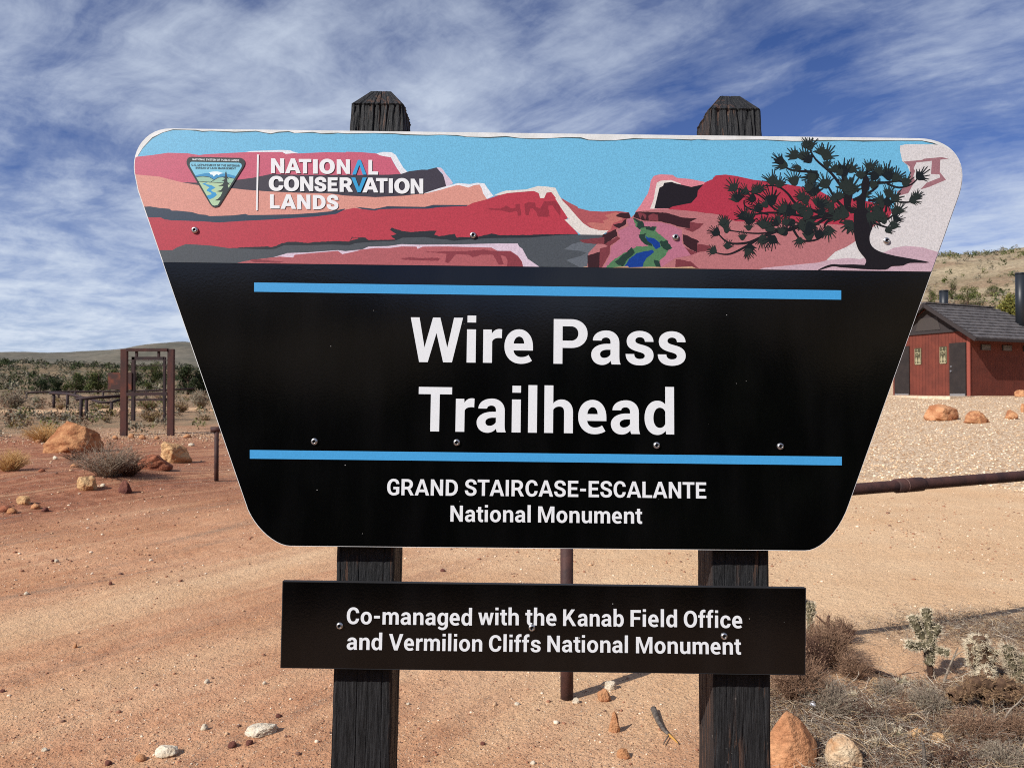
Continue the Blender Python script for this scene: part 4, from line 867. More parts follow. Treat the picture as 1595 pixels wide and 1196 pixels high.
def make_post(pxl, pxr, topy, seed, inner):
    dep = TH + .0006
    xl = S(pxl, 870, dep)[0]; xr = S(pxr, 870, dep)[0]; zt = S((pxl + pxr) / 2, topy, dep + .03)[1]
    W_ = xr - xl; D_ = .087; cxp = (xl + xr) / 2; cyp = dep + D_ / 2; cr = .005
    # ring around the section, dense on front and inner faces
    ring = []
    def side_(a, b, n): return [(a[0] + (b[0] - a[0]) * i / n, a[1] + (b[1] - a[1]) * i / n) for i in range(n)]
    hw, hd = W_ / 2, D_ / 2
    cs = [(-hw, -hd), (hw, -hd), (hw, hd), (-hw, hd)]
    ns = [96, 60, 30, 60]
    for i in range(4): ring += side_(cs[i], cs[(i + 1) % 4], ns[i])
    ring = np.array(ring); n = len(ring); nrm = np.where(np.abs(np.abs(ring[:, :1]) - hw) < 1e-6, np.array([[1., 0]]) * np.sign(ring[:, :1]), 0) + np.where(np.abs(np.abs(ring[:, 1:]) - hd) < 1e-6, np.array([[0, 1.]]) * np.sign(ring[:, 1:]), 0)
    nrm /= np.linalg.norm(nrm, axis=1, keepdims=True)
    # round the arrises
    q = np.maximum(np.abs(ring) - (np.array([hw, hd]) - cr), 0); both = (q > 0).all(1)
    rg = ring.copy()
    sgn = np.sign(ring); k = both
    qq = q[k]; ln = np.linalg.norm(qq, axis=1, keepdims=True); rg[k] = sgn[k] * ((np.array([hw, hd]) - cr) + qq / ln * cr)
    s_arc = np.cumsum(np.r_[0, np.linalg.norm(np.diff(rg, axis=0), axis=1)])
    ch = .034
    zs = np.concatenate([np.linspace(-.12, zt - ch - .004, 420), np.linspace(zt - ch, zt, 14)])
    V = []
    for z in zs:
        f = 0 if z <= zt - ch - .001 else (z - (zt - ch)) / ch
        groove = fbm(s_arc * 230 + seed * 13, np.full(n, z * 14 + seed), o=4)
        crack = np.clip(np.abs(fbm(s_arc * 75 + seed * 5, np.full(n, z * 2.3 + seed * 3), o=2)) * 9, 0, 1)
        top_w = sstep(zt - .14, zt - .05, z) * .9 + .55
        dsp = (groove * .0019 * top_w - (1 - crack) * .0024 * top_w) * (1 - .55 * min(1, f * 3))
        sc = np.array([1 - f * .62, 1 - f * .62]) if f > 0 else np.array([1., 1.])
        # weather-rounded outer shoulder
        p = rg * sc + nrm * dsp[:, None]
        if f == 0:
            e = sstep(zt - ch - .045, zt - ch, z) * .004; p = p - nrm * e
        V.append(np.c_[p[:, 0] + cxp, p[:, 1] + cyp, np.full(n, z) + (vnoise(s_arc * 40, np.full(n, seed * 3.)) * .0015 if f >= 1 else 0)])
    V = np.array(V).reshape(-1, 3); m_ = len(zs)
    idx = np.arange(m_ * n).reshape(m_, n); F = np.stack([idx[:-1], np.roll(idx, -1, 1)[:-1], np.roll(idx, -1, 1)[1:], idx[1:]], -1).reshape(-1, 4)
    ci = len(V); V = np.r_[V, [[cxp, cyp, zt + .0005]]]
    tq = [(idx[-1, i], idx[-1, (i + 1) % n], ci, ci) for i in range(n)]
    me = bpy.data.meshes.new('wooden_post'); me.from_pydata(V.tolist(), [], F.tolist() + [t_[:3] for t_ in tq]); me.update()
    bare = np.zeros(len(V), np.float32); nb = np.zeros(n, np.float32); nb[(nrm[:, 0] * inner > .9)] = .34
    bare[:m_ * n] = np.tile(nb, m_)
    me.attributes.new('bare', 'FLOAT', 'POINT').data.foreach_set('value', bare)
    return link_mesh('wooden_post', me, POST_M, sign, smooth=False)
make_post(523.8, 614.2, 143.5, 1, 1)
make_post(1109, 1198.2, 151.5, 2, -1)
# ------------------------------------------------------------------ pipe rail fence beside the road
rust_pipe = mat('rust_pipe', s2l((74, 48, 43)), .7, s2l((52, 36, 35)), 9, 6, bump=.25, bscale=60, spec=.3, fine=.15, finescale=120)
pg = G(883, 1087); pg2 = G(337, 749)
fence = empty('pipe_fence', (pg.x, pg.y, pg.z), 'rusty brown steel pipe rail fence running behind the trailhead sign', 'fence')
def lp(v): return Vector(v) - fence.location
rail_a = at(883, 800, pg.y + .0)
RH = rail_a.z
r1 = at(1330, 762, 4.42); r2 = at(1595, 741, 4.98)
dirR = (r2 - r1).normalized(); r0 = r1 - dirR * ((r1 - rail_a).length * 1.0)
r0 = rail_a; r3 = r2 + dirR * 3.2
mb = MB(); mb.tube([lp((pg.x, pg.y, pg.z - .25)), lp((pg.x, pg.y, RH))], .034, 20); mb.build('post', rust_pipe, fence, True)
mb = MB(); mb.tube([lp(r0 - dirR * .05), lp(r1), lp(r2), lp(r3)], .0355, 20); mb.build('rail', rust_pipe, fence, True)
cj = r1 + (r2 - r1) * .30
mb = MB(); mb.tube([lp(cj - dirR * .115), lp(cj - dirR * .11), lp(cj + dirR * .10), lp(cj + dirR * .115)], [.037, .044, .044, .037], 20); mb.build('coupling', rust_pipe, fence, True)
mb = MB(); mb.tube([lp(cj - dirR * .045), lp(cj - dirR * .041)], [.0455, .0455], 20); mb.build('weld_bead', mat('weld', s2l((120, 92, 84)), .6), fence, True)
e3 = r3 - dirR * .1
mb = MB(); mb.tube([lp((e3.x, e3.y, Hs(e3.x, e3.y) - .2)), lp(e3)], .034, 16); mb.build('post', rust_pipe, fence, True)

tt = at(337, 668, pg2.y)
tp = empty('steel_post', (pg2.x, pg2.y, pg2.z), 'short rusty steel post with a T-shaped top, left of the trailhead sign', 'post')
mb = MB(); mb.tube([(0, 0, -.2), (0, 0, tt.z - pg2.z)], .034, 16); mb.build('post', rust_pipe, tp, True)
mb = MB(); mb.tube([(-.085, -.03, tt.z - pg2.z - .01), (.085, .03, tt.z - pg2.z - .01)], .045, 16); mb.build('cap', rust_pipe, tp, True)

# ------------------------------------------------------------------ toilet building
CB = Vector((17.3, 28.0, 0)); CB.z = 1.6 - 4.5 / FPX * 28
sdv = Vector((.92, .39, 0)).normalized(); fdv = Vector((-.39, .92, 0)).normalized()
bld = empty('restroom_building', CB, 'small red-brown restroom building with dark shingled gable roof and two doors', 'building')
bld.rotation_euler = (0, 0, math.atan2(sdv.y, sdv.x))      # local x runs along the side, local y along the gable front (away to the left)
red_wall = mat('red_siding', s2l((110, 54, 42)), .8, s2l((98, 48, 38)), 2.5, 5, fine=.06, finescale=40)
def siding(m):
    t = m.node_tree; co = node(t, 'ShaderNodeTexCoord').outputs['Object']; sp = node(t, 'ShaderNodeSeparateXYZ', ins={0: co})
    q = math_n(t, 'FRACT', math_n(t, 'MULTIPLY', math_n(t, 'ADD', sp.outputs[0], sp.outputs[1]), 7.0))
    g = ramp(t, q, [(0., 0.), (.06, 1.), (.94, 1.), (1., 0.)])
    bp = node(t, 'ShaderNodeBump', ins={'Strength': .8, 'Distance': .02, 'Height': g}); t.links.new(bp.outputs[0], t.nodes['Principled BSDF'].inputs['Normal'])
siding(red_wall)
trim_m = mat('red_trim', s2l((136, 70, 58)), .7); door_m = mat('door_brown', s2l((46, 39, 37)), .6, s2l((39, 33, 32)), 3, fine=.05)
roof_m = mat('roof_shingle', s2l((104, 100, 100)), .9, s2l((78, 75, 76)), 5, 6, fine=.22, finescale=22); fascia_m = mat('fascia_dark', s2l((52, 46, 46)), .8)
louver_m = mat('louver_grey', s2l((120, 112, 108)), .6); vent_m = mat('vent_black', s2l((34, 38, 44)), .45, spec=.4); gable_m = mat('gable_panel', s2l((66, 60, 57)), .5)
KR = 3.85; WF, LS, HW = 3.37, 5.4, 2.48; APEX_T = WF / 2; slope = .706
mb = MB()
# gable-ended body
pts_ = [(0, 0), (WF, 0), (WF, HW), (APEX_T, HW + slope * APEX_T - .05), (0, HW)]
vs = [(0, y, z - (.3 if z == 0 else 0)) for y, z in pts_] + [(LS if i_ != 3 else KR - .15, y, z - (.3 if z == 0 else 0)) for i_, (y, z) in enumerate(pts_)]
mb.add(vs, [(0, 1, 2, 3, 4)[::-1], (5, 6, 7, 8, 9), (0, 5, 9, 4)[::-1][::-1], (1, 2, 7, 6), (2, 3, 8, 7), (3, 4, 9, 8), (0, 1, 6, 5)])
mb.build('wall', red_wall, bld)
mb = MB(); mb.box((-.02, .03, HW / 2 + .0), (.05, .12, HW + .02)); mb.build('corner_trim', trim_m, bld)
# red gable infill ledge and upper translucent panel
mb = MB(); mb.box((-.035, APEX_T, HW + .06), (.05, WF - .1, .10)); mb.build('gable_beam', fascia_m, bld)
mb = MB(); mb.add([(-.03, APEX_T - .5, HW + .15), (-.03, APEX_T + .6, HW + .15), (-.03, APEX_T + .42, HW + .66), (-.03, APEX_T - .36, HW + .66)], [(0, 1, 2, 3)[::-1]]); mb.build('gable_panel', gable_m, bld)
mb = MB(); mb.add([(-.012, .12, HW + .02), (-.012, WF - .12, HW + .02), (-.012, APEX_T, HW + slope * APEX_T - .1)], [(0, 1, 2)[::-1]]); mb.build('gable_painted_shade', fascia_m, bld)  # dark triangle stands in for the roof overhang's shade on the gable
for i, (t0, t1) in enumerate(((.14, .80), (2.57, 3.26))):
    mb = MB(); mb.box((-.02, (t0 + t1) / 2, 1.03), (.06, t1 - t0, 2.06)); d = mb.build('door', door_m, bld)
    hy_ = t1 - .09 if i == 0 else t1 - .09
    mb = MB(); mb.tube([(-.05, hy_, .98), (-.10, hy_, .98)], .035, 10); mb.build('handle', steel, d)
    mb = MB(); mb.tube([(-.05, hy_, 1.16), (-.08, hy_, 1.16)], .03, 10); mb.build('lock', steel, d)
    mb = MB(); mb.box((-.055, (t0 + t1) / 2, .06), (.012, t1 - t0 - .04, .10)); mb.build('kick_plate', steel, d)
plate_m = mat('plate_dark', s2l((70, 66, 48)), .6); cream_m = mat('plate_cream', s2l((154, 146, 116)), .5)
for t_ in (1.08, 2.18):
    mb = MB(); mb.box((-.012, t_, 1.620), (.02, .30, .66)); pl = mb.build('restroom_plate', plate_m, bld)
    mb = MB(); x = -.026
    mb.box((x, t_, 1.755), (.008, .27, .025)); mb.box((x, t_, 1.310), (.008, .24, .05))
    for sg in (-1, 1):
        mb.box((x, t_ + sg * .13, 1.620), (.006, .018, .62))
        mb.tube([(x, t_ + sg * .062, 1.565), (x - .006, t_ + sg * .062, 1.565)], .024, 10)      # two standing figures
        mb.add([(x - .004, t_ + sg * .062 - .05, 1.400), (x - .004, t_ + sg * .062 + .05, 1.400), (x - .004, t_ + sg * .062 + .035, 1.535), (x - .004, t_ + sg * .062 - .035, 1.535)], [(0, 1, 2, 3)[::-1]])
        mb.box((x, t_ + sg * .062, 1.375), (.008, .045, .06))
    # wheelchair symbol
    mb.tube([(x, t_ + .02, 1.880), (x - .006, t_ + .02, 1.880)], .026, 10)
    mb.bar((x, t_ + .02, 1.860), (x, t_ + .015, 1.750), .03, .008); mb.bar((x, t_ + .015, 1.760), (x, t_ - .055, 1.750), .028, .008); mb.bar((x, t_ - .05, 1.755), (x, t_ - .075, 1.670), .026, .008)
    rg_ = [(x - .003, t_ + .02 + .062 * math.cos(a), 1.725 + .062 * math.sin(a)) for a in [rad(k) for k in range(60, 331, 18)]]; mb.tube(rg_, .011, 6)
    mb.build('pictogram', cream_m, pl)
mb = MB(); mb.box((-.031, .46, 1.66), (.012, .035, .05)); mb.build('door_badge', mat('badge', (.02, .02, .02), .5), bld)
for k0 in (.62, 1.85, 3.1):
    mb = MB(); mb.box((k0 + .26, -.012, HW - .60), (.56, .03, .22)); wn = mb.build('vent_window', fascia_m, bld)
    mb = MB()
    for j in range(4): mb.box((k0 + .26, -.032, HW - .68 + j * .05), (.48, .012, .034))
    mb.build('louver', louver_m, wn)
# roof: two slopes with shingle courses, hipped at the far end
OV, OF = .46, .32; ez = HW - .0 + .02 - slope * OV; rzv = HW + .02 + slope * APEX_T; KR = 3.85
mb = MB(); nC = 11
def sl(side, u, f):      # u along the ridge, f 0 eave .. 1 ridge
    y0 = -OV if side > 0 else WF + OV; y = y0 + (APEX_T - y0) * f; x1 = (LS + OV) + (KR - LS - OV) * f
    return Vector((-OF + (x1 + OF) * u, y, ez + (rzv - ez) * f))
for side in (1, -1):
    for c in range(nC):
        f0, f1 = c / nC, (c + 1) / nC; lift = Vector((0, 0, .06)); a, b, c_, d = sl(side, 0, f0) + lift, sl(side, 1, f0) + lift, sl(side, 1, f1), sl(side, 0, f1)
        a2, b2 = sl(side, 0, f0), sl(side, 1, f0)
        fs = [(0, 1, 2, 3), (4, 5, 1, 0)]; mb.add([a, b, c_, d, a2, b2], fs if side > 0 else [f[::-1] for f in fs])
for c in range(nC):
    f0, f1 = c / nC, (c + 1) / nC; lift = Vector((.0, 0, .06)); a, b, c_, d = sl(1, 1, f0) + lift, sl(-1, 1, f0) + lift, sl(-1, 1, f1), sl(1, 1, f1); mb.add([a, b, c_, d], [(0, 1, 2, 3)])
roof = mb.build('roof', roof_m, bld)
mb = MB()
for side in (1, -1):   # rake boards, soffit edge
    mb.bar(sl(side, 0, 0) + Vector((.0, 0, -.06)), sl(side, 0, 1) + Vector((0, 0, -.06)), .05, .14); mb.bar(sl(side, 0, 0) + Vector((0, 0, -.05)), sl(side, 1, 0) + Vector((0, 0, -.05)), .04, .10)
mb.build('fascia', fascia_m, bld)
mb = MB(); mb.bar(sl(1, 0, 1) + Vector((0, 0, .03)), sl(1, 1, 1) + Vector((0, 0, .03)), .22, .05); mb.build('ridge_cap', roof_m, roof)
def vent(base, r, h):
    mb = MB(); x, y, z = base; mb.tube([(x, y, z - .3), (x, y, z + h)], r, 20); v_ = mb.build('vent_pipe', vent_m, bld, True)
    mb = MB(); mb.tube([(x, y, z + h), (x, y, z + h + .02), (x, y, z + h + .05)], [r * 1.12, r * 1.14, r * .9], 20); mb.build('vent_cap', vent_m, v_, True)
def to_local(p): return bld.matrix_basis.inverted() @ p
q = to_local(at(1470, 470, 30.3))
lo_, hi_ = 26.5, 32.0
for _ in range(40):          # where the pipe's foot meets the near roof slope
    md = (lo_ + hi_) / 2; p = to_local(at(1590, 506, md))
    if p.z > ez + slope * (p.y + OV): lo_ = md
    else: hi_ = md
q2 = to_local(at(1590, 506, lo_)); top2 = to_local(at(1590, 427, lo_))
vent((q.x, q.y, rzv - .30), .16, .90); vent((q2.x, q2.y, q2.z), .18, top2.z - q2.z)
mb = MB(); mb.box((-.75, WF / 2, -.10), (1.5, WF + .6, .24)); mb.build('concrete_pad', mat('concrete', s2l((214, 196, 172)), .9, s2l((196, 176, 150)), 8, fine=.08), bld)

# ------------------------------------------------------------------ sign frames and far fences on the left
rust_steel = mat('rust_steel', s2l((84, 48, 40)), .75, s2l((58, 38, 36)), 3, 6, stretch=(1, 1, .4), fine=.12, finescale=60)
dark_steel = mat('dark_steel', s2l((58, 40, 40)), .75, s2l((44, 34, 36)), 4, 5)
ZL = lambda x, y: (x / 4.4306, 520 + y / 4.4306)
def onto(o, v): return Vector(v) - o.location
ga, gb = G(*ZL(857, 703)), G(*ZL(1180, 703)); ym = (ga.y + gb.y) / 2
kio = empty('sign_frame', (ga.x, ym, min(ga.z, gb.z)), 'tall empty rust-brown steel portal frame with two posts on the gravel', 'sign frame')
K = lambda x, y: onto(kio, at(*ZL(x, y), ym))
for x in (857, 1180):
    a = K(x, 718); b = K(x, 105); mb = MB(); mb.box(((a.x + b.x) / 2, 0, (a.z + b.z) / 2), (.165, .10, b.z - a.z)); mb.build('post', rust_steel, kio)
a, b = K(880, 111), K(1160, 111); mb = MB(); mb.box(((a.x + b.x) / 2, 0, a.z), (b.x - a.x, .16, .075)); mb.build('top_beam', rust_steel, kio)
a, b = K(880, 417), K(1158, 411); mb = MB(); mb.bar(a, b, .12, .09); mb.build('rail', dark_steel, kio)
for x in (943, 1096):
    a, b = K(x, 117), K(x, 158); mb = MB(); mb.bar(a, b, .07, .05); mb.build('hanger', dark_steel, kio)
for y_, th_ in ((218, .02), (183, .02)):
    a, b = K(880, y_), K(1158, y_); mb = MB(); mb.bar(a, b, .015, th_); mb.build('wire', dark_steel, kio)
gc, gd = G(*ZL(921, 588)), G(*ZL(1140, 612)); y2 = (gc.y + gd.y) / 2
rear = empty('sign_frame', (gc.x, y2, min(gc.z, gd.z)), 'smaller dark steel frame with a rusty brown board, behind the tall portal frame', 'sign frame')
K2 = lambda x, y: onto(rear, at(*ZL(x, y), y2))
for x, yb_ in ((921, 590), (1135, 612)):
    a = K2(x, yb_ + 12); b = K2(x, 160); mb = MB(); mb.box(((a.x + b.x) / 2, 0, (a.z + b.z) / 2), (.11 if x < 1000 else .07, .10, b.z - a.z)); mb.build('post', dark_steel, rear)
a, b = K2(914, 168), K2(1135, 168); mb = MB(); mb.bar(a, b, .10, .10); mb.build('top_beam', dark_steel, rear)
a, b = K2(890, 455), K2(1150, 452); mb = MB(); mb.bar(a, b, .06, .07); mb.build('rail', dark_steel, rear)
a, b = K2(754, 267), K2(916, 385); mb = MB(); mb.box(((a.x + b.x) / 2, -.07, (a.z + b.z) / 2), (b.x - a.x, .04, a.z - b.z))
brd = mb.build('board', mat('rusty_board', s2l((66, 44, 40)), .7, s2l((112, 60, 42)), 2.2, 6, lo=.5, hi=.62), rear)
# rail fences
def rail_fence(label, pts, posts, rr_, pr):
    """pts: rail pixels with distances; posts: (px, top py, base py)"""
    P_ = [at(*ZL(x, y), Y) for x, y, Y in pts]; o = empty('rail_fence', (P_[0].x, P_[0].y, Hs(P_[0].x, P_[0].y)), label, 'fence', 'dark rail fences beyond the sign frames')
    mb = MB(); mb.tube([onto(o, p) for p in P_], rr_, 8); mb.build('rail', dark_steel, o, True)
    for x, y0, Y in posts:
        p = at(*ZL(x, y0), Y); g = Hs(p.x, p.y); mb = MB(); mb.tube([onto(o, (p.x, p.y, g - .2)), onto(o, p)], pr, 8); mb.build('post', dark_steel, o, True)
    return o
rail_fence('nearest dark pipe rail, level, running into the tall portal frame', [(522, 452, 25), (640, 440, 25.2), (835, 430, 25.5)], [(560, 448, 25), (597, 444, 26.5)], .055, .055)
rail_fence('long thin dark pipe rail in front of the dark trees', [(170, 406, 44), (350, 401, 45), (700, 398, 46), (1000, 394, 47), (1340, 378, 47)], [(184, 405, 44), (405, 402, 45), (520, 400, 45), (712, 398, 46), (1010, 394, 47)], .06, .06)
rail_fence('bent dark pipe rail sloping down beside the pale path', [(345, 408, 34), (470, 414, 33), (575, 440, 30)], [(372, 410, 34), (466, 414, 33)], .06, .06)
rail_fence('low V-shaped dark pipe rail in front of the pale path', [(622, 450, 29), (690, 472, 28.5), (768, 473, 28.5), (835, 452, 29)], [(770, 473, 28.5)], .05, .06)

# ------------------------------------------------------------------ rocks
import bmesh
def rock_mat(key, a, b, sc=6): return mat('rock_' + key, s2l(a), .92, s2l(b), sc, 8, stretch=(1, 1, 1.5), lo=.40, hi=.60, bump=.9, bscale=16, spec=.15, fine=.2, finescale=45, bdist=.05)
RM = {'orange': rock_mat('orange', (190, 140, 98), (152, 100, 68), 5), 'red': rock_mat('red', (160, 102, 76), (130, 78, 58)), 'pale': rock_mat('pale', (208, 172, 126), (178, 132, 92)),
      'white': rock_mat('white', (222, 210, 188), (192, 172, 146), 14), 'dark': rock_mat('dark', (118, 76, 64), (92, 56, 50)), 'tan': rock_mat('tan', (200, 150, 108), (160, 106, 74)), 'peach': rock_mat('peach', (198, 146, 106), (164, 108, 74), 2.5), 'two': rock_mat('two', (218, 196, 164), (176, 124, 78), 5)}
def rock(px, py, wpx, hpx, key, label, seed, depth=.8, cuts=5, group=None, rotz=0., peak=0., sub=5, rough=1., name='rock', sharp=.55):
    g = G(px, py); sc = g.y / FPX; w_, h_ = wpx * sc, hpx * sc; rg = np.random.default_rng(seed)
    bm = bmesh.new(); bmesh.ops.create_icosphere(bm, subdivisions=sub, radius=1)
    V = np.array([v.co for v in bm.verts])
    for i in range(cuts + 4):            # flat broken faces
        d = rg.normal(size=3); d[2] = abs(d[2]) * .6; d /= np.linalg.norm(d); k = rg.uniform(sharp, .82); t = V @ d
        V = V - np.maximum(t - k, 0)[:, None] * d * .92
    n_ = fbm(V[:, 0] * 1.5 + seed, V[:, 1] * 1.5, V[:, 2] * 1.5, 4); n2 = fbm(V[:, 0] * 5 + seed, V[:, 1] * 5, V[:, 2] * 5, 3)
    n3 = fbm(V[:, 0] * 13 + seed, V[:, 1] * 13, V[:, 2] * 13, 3); V = V * (1 + .17 * rough * n_ + .085 * rough * n2 + .03 * rough * n3)[:, None]
    if peak: V[:, :2] *= (1 - peak * np.clip(V[:, 2:3] + .1, 0, 1.2))
    lo_, hi_ = V.min(0), V.max(0); V = (V - (lo_ + hi_) / 2) / ((hi_ - lo_) / 2)
    V[:, 2] = np.where(V[:, 2] < -.55, -.55 + (V[:, 2] + .55) * .2, V[:, 2]); z0 = -.52
    V = V * np.array([w_ / 2, w_ / 2 * depth, h_ / (1 - z0)]); zo = z0 * h_ / (1 - z0)
    c, s_ = math.cos(rotz), math.sin(rotz); X = V[:, 0] * c - V[:, 1] * s_; Y = V[:, 0] * s_ + V[:, 1] * c; V[:, 0], V[:, 1] = X, Y
    for v, p in zip(bm.verts, V): v.co = (p[0], p[1], p[2] - zo)
    me = bpy.data.meshes.new(name); bm.to_mesh(me); bm.free()
    o = link_mesh(name, me, RM[key], None, True); yy = g.y + w_ * depth * .3; xx = g.x * yy / g.y
    o.location = (xx, yy, Hs(xx, yy) - .02 * h_); return tag(o, label, 'rock', group)
rock(113, 705, 88, 50, 'orange', 'big orange boulder with a pitted top, left of the tall frame', 11, .7, 7, peak=.1)
rock(274, 721, 46, 34, 'pale', 'block of pale yellow stone with a shaded brown side, behind the red boulder', 16, .9, 9, rotz=.7, sharp=.45)
rock(241, 732, 52, 25, 'red', 'rounded reddish boulder half hidden by the dry brown bush', 13, .8, 3)
rock(134, 764, 28, 22, 'pale', 'small cream stone on the red bank below the dry brown bush', 14, .8, 4)
rock(195, 768, 24, 20, 'dark', 'small dark red-brown rock right of the cream stone on the bank', 15, .8, 6, peak=.3)
rock(37, 786, 22, 13, 'pale', 'small oblong yellowish stone near the left edge of the road', 18, .6, 3)
rock(1467, 655, 53, 25, 'peach', 'largest boulder on the pale gravel before the restroom building', 19, .7, 7, rotz=.2)
rock(1519, 659, 40, 19, 'tan', 'rounded tan boulder right beside the largest boulder on the gravel', 20, .7, 5)
rock(1575, 653, 20, 15, 'tan', 'small knobbly tan rock on the gravel, right of the two boulders', 21, .8, 4)
rock(1590, 618, 20, 11, 'tan', 'tan rock against the foot of the restroom side wall', 22, .7, 4)
rock(1593, 642, 6, 14, 'tan', 'narrow tan rock at the right edge of the gravel', 23, .8, 4)
def hewn_rock():
    g = G(1242, 1199); sc = g.y / FPX; bm = bmesh.new()
    P_ = [(-40, 0, 0), (-39, 44, 2), (-23, 68, 2), (-5, 87, 6), (4, 83, 8), (21, 68, 10), (38, 44, 12), (45, 33, 8), (40, 18, 0), (-3, 50, -20), (-14, 30, -27), (16, 12, -30), (-32, 0, -26), (30, 0, -24), (24, 44, -10), (-30, 0, 34), (36, 0, 36), (0, 62, 32), (28, 30, 30), (-30, 34, 26)]
    for x, z, y in P_: bm.verts.new((x * sc, (y + 26) * sc, z * sc - .02))
    bmesh.ops.convex_hull(bm, input=bm.verts); bmesh.ops.delete(bm, geom=[v for v in bm.verts if not v.link_faces], context='VERTS')
    bmesh.ops.triangulate(bm, faces=bm.faces)
    bmesh.ops.subdivide_edges(bm, edges=bm.edges, cuts=9, use_grid_fill=True)
    V = np.array([v.co for v in bm.verts]); Q = V / (40 * sc)
    d = .055 * fbm(Q[:, 0] * 2.2 + 3, Q[:, 1] * 2.2, Q[:, 2] * 2.2, 4) + .018 * fbm(Q[:, 0] * 9, Q[:, 1] * 9, Q[:, 2] * 9, 3)
    c_ = V.mean(0); nn = V - c_; nn /= np.linalg.norm(nn, axis=1, keepdims=True); V = V + nn * (d * 40 * sc)[:, None]
    for v, p in zip(bm.verts, V): v.co = p
    for _ in range(2): bmesh.ops.smooth_vert(bm, verts=bm.verts, factor=.35, use_axis_x=True, use_axis_y=True, use_axis_z=True)
    bmesh.ops.recalc_face_normals(bm, faces=bm.faces)
    me = bpy.data.meshes.new('rock'); bm.to_mesh(me); bm.free(); o = link_mesh('rock', me, RM['peach'], None, True); o.location = g
    tag(o, 'pointed orange rock beside the right-hand sign post', 'rock')
hewn_rock()
rock(1315, 1202, 56, 50, 'two', 'rounded two-tone rock next to the pointed orange rock', 30, .8, 3, sub=5, rough=.5)
rock(1428, 1155, 34, 21, 'pale', 'pale yellow rock lying in the dry litter', 33, .7, 5)
rock(1462, 1160, 28, 16, 'pale', 'pale flaky stone just right of the pale yellow rock', 34, .7, 5)
rock(1590, 1103, 26, 26, 'peach', 'orange rock under the spiny cactus at the right edge', 35, .8, 5)
rock(957, 1140, 18, 32, 'tan', 'upright tan stone on the red dirt beside the grey stick', 36, .55, 7, peak=.1, sharp=.45)
rock(941, 1092, 22, 18, 'tan', 'tan stone near the foot of the fence post', 37, .8, 5)
rock(948, 1074, 26, 12, 'white', 'flat white stone just behind the tan stone by the fence post', 38, .7, 4)
rock(897, 1095, 12, 8, 'white', 'tiny white stone at the foot of the fence post', 39, .7, 4)
rock(971, 1181, 22, 14, 'orange', 'flat reddish stone below the upright tan stone', 40, .7, 5)
rock(406, 1147, 48, 12, 'white', 'flat white stone on the road left of the left-hand post', 41, .75, 4)
rock(258, 1179, 38, 12, 'white', 'second flat white stone, near the bottom left of the road', 42, .8, 4)
rock(318, 1137, 11, 9, 'white', 'small round white stone between the two flat white stones', 43, .8, 3)
rock(1360, 1068, 18, 13, 'pale', 'small pale chip by the dark dead branch in the litter', 44, .7, 5)
GRP = 'small stones on the red bank and road'; lab = 'small loose stone lying on the red dirt'
for i, (x, y, w_, h_, k) in enumerate([(8, 797, 22, 9, 'red'), (18, 800, 16, 9, 'orange'), (55, 793, 15, 9, 'tan'), (70, 797, 12, 7, 'dark'), (117, 1009, 7, 7, 'tan'), (92, 688, 14, 8, 'white'), (60, 690, 10, 6, 'tan'), (205, 682, 10, 7, 'tan'),
                                      (222, 684, 12, 7, 'tan'), (180, 684, 10, 6, 'tan'), (244, 684, 9, 5, 'tan'), (292, 682, 14, 6, 'tan'), (118, 728, 18, 7, 'tan'), (65, 735, 12, 5, 'red'), (86, 716, 8, 6, 'white'), (160, 758, 8, 5, 'white'), (298, 695, 9, 5, 'white'),
                                      (88, 876, 7, 5, 'white'), (82, 875, 5, 4, 'dark'), (41, 926, 8, 5, 'white'), (172, 911, 7, 6, 'dark'), (219, 1185, 18, 10, 'tan'), (168, 1192, 12, 7, 'dark'), (434, 1117, 10, 6, 'dark'), (362, 1164, 16, 9, 'dark'), (388, 1160, 12, 7, 'dark'), (70, 1170, 9, 5, 'white'),
                                      (322, 1064, 9, 6, 'white'), (412, 1066, 7, 5, 'white'), (4, 1078, 9, 4, 'dark'), (636, 1098, 7, 4, 'white'), (752, 1160, 8, 5, 'dark'), (830, 1190, 9, 5, 'white'), (806, 1098, 10, 4, 'white'), (690, 890, 9, 4, 'dark')]):
    rock(x, y, w_, h_, k, lab, 60 + i, .8, 5, GRP, sub=2, name='stone')

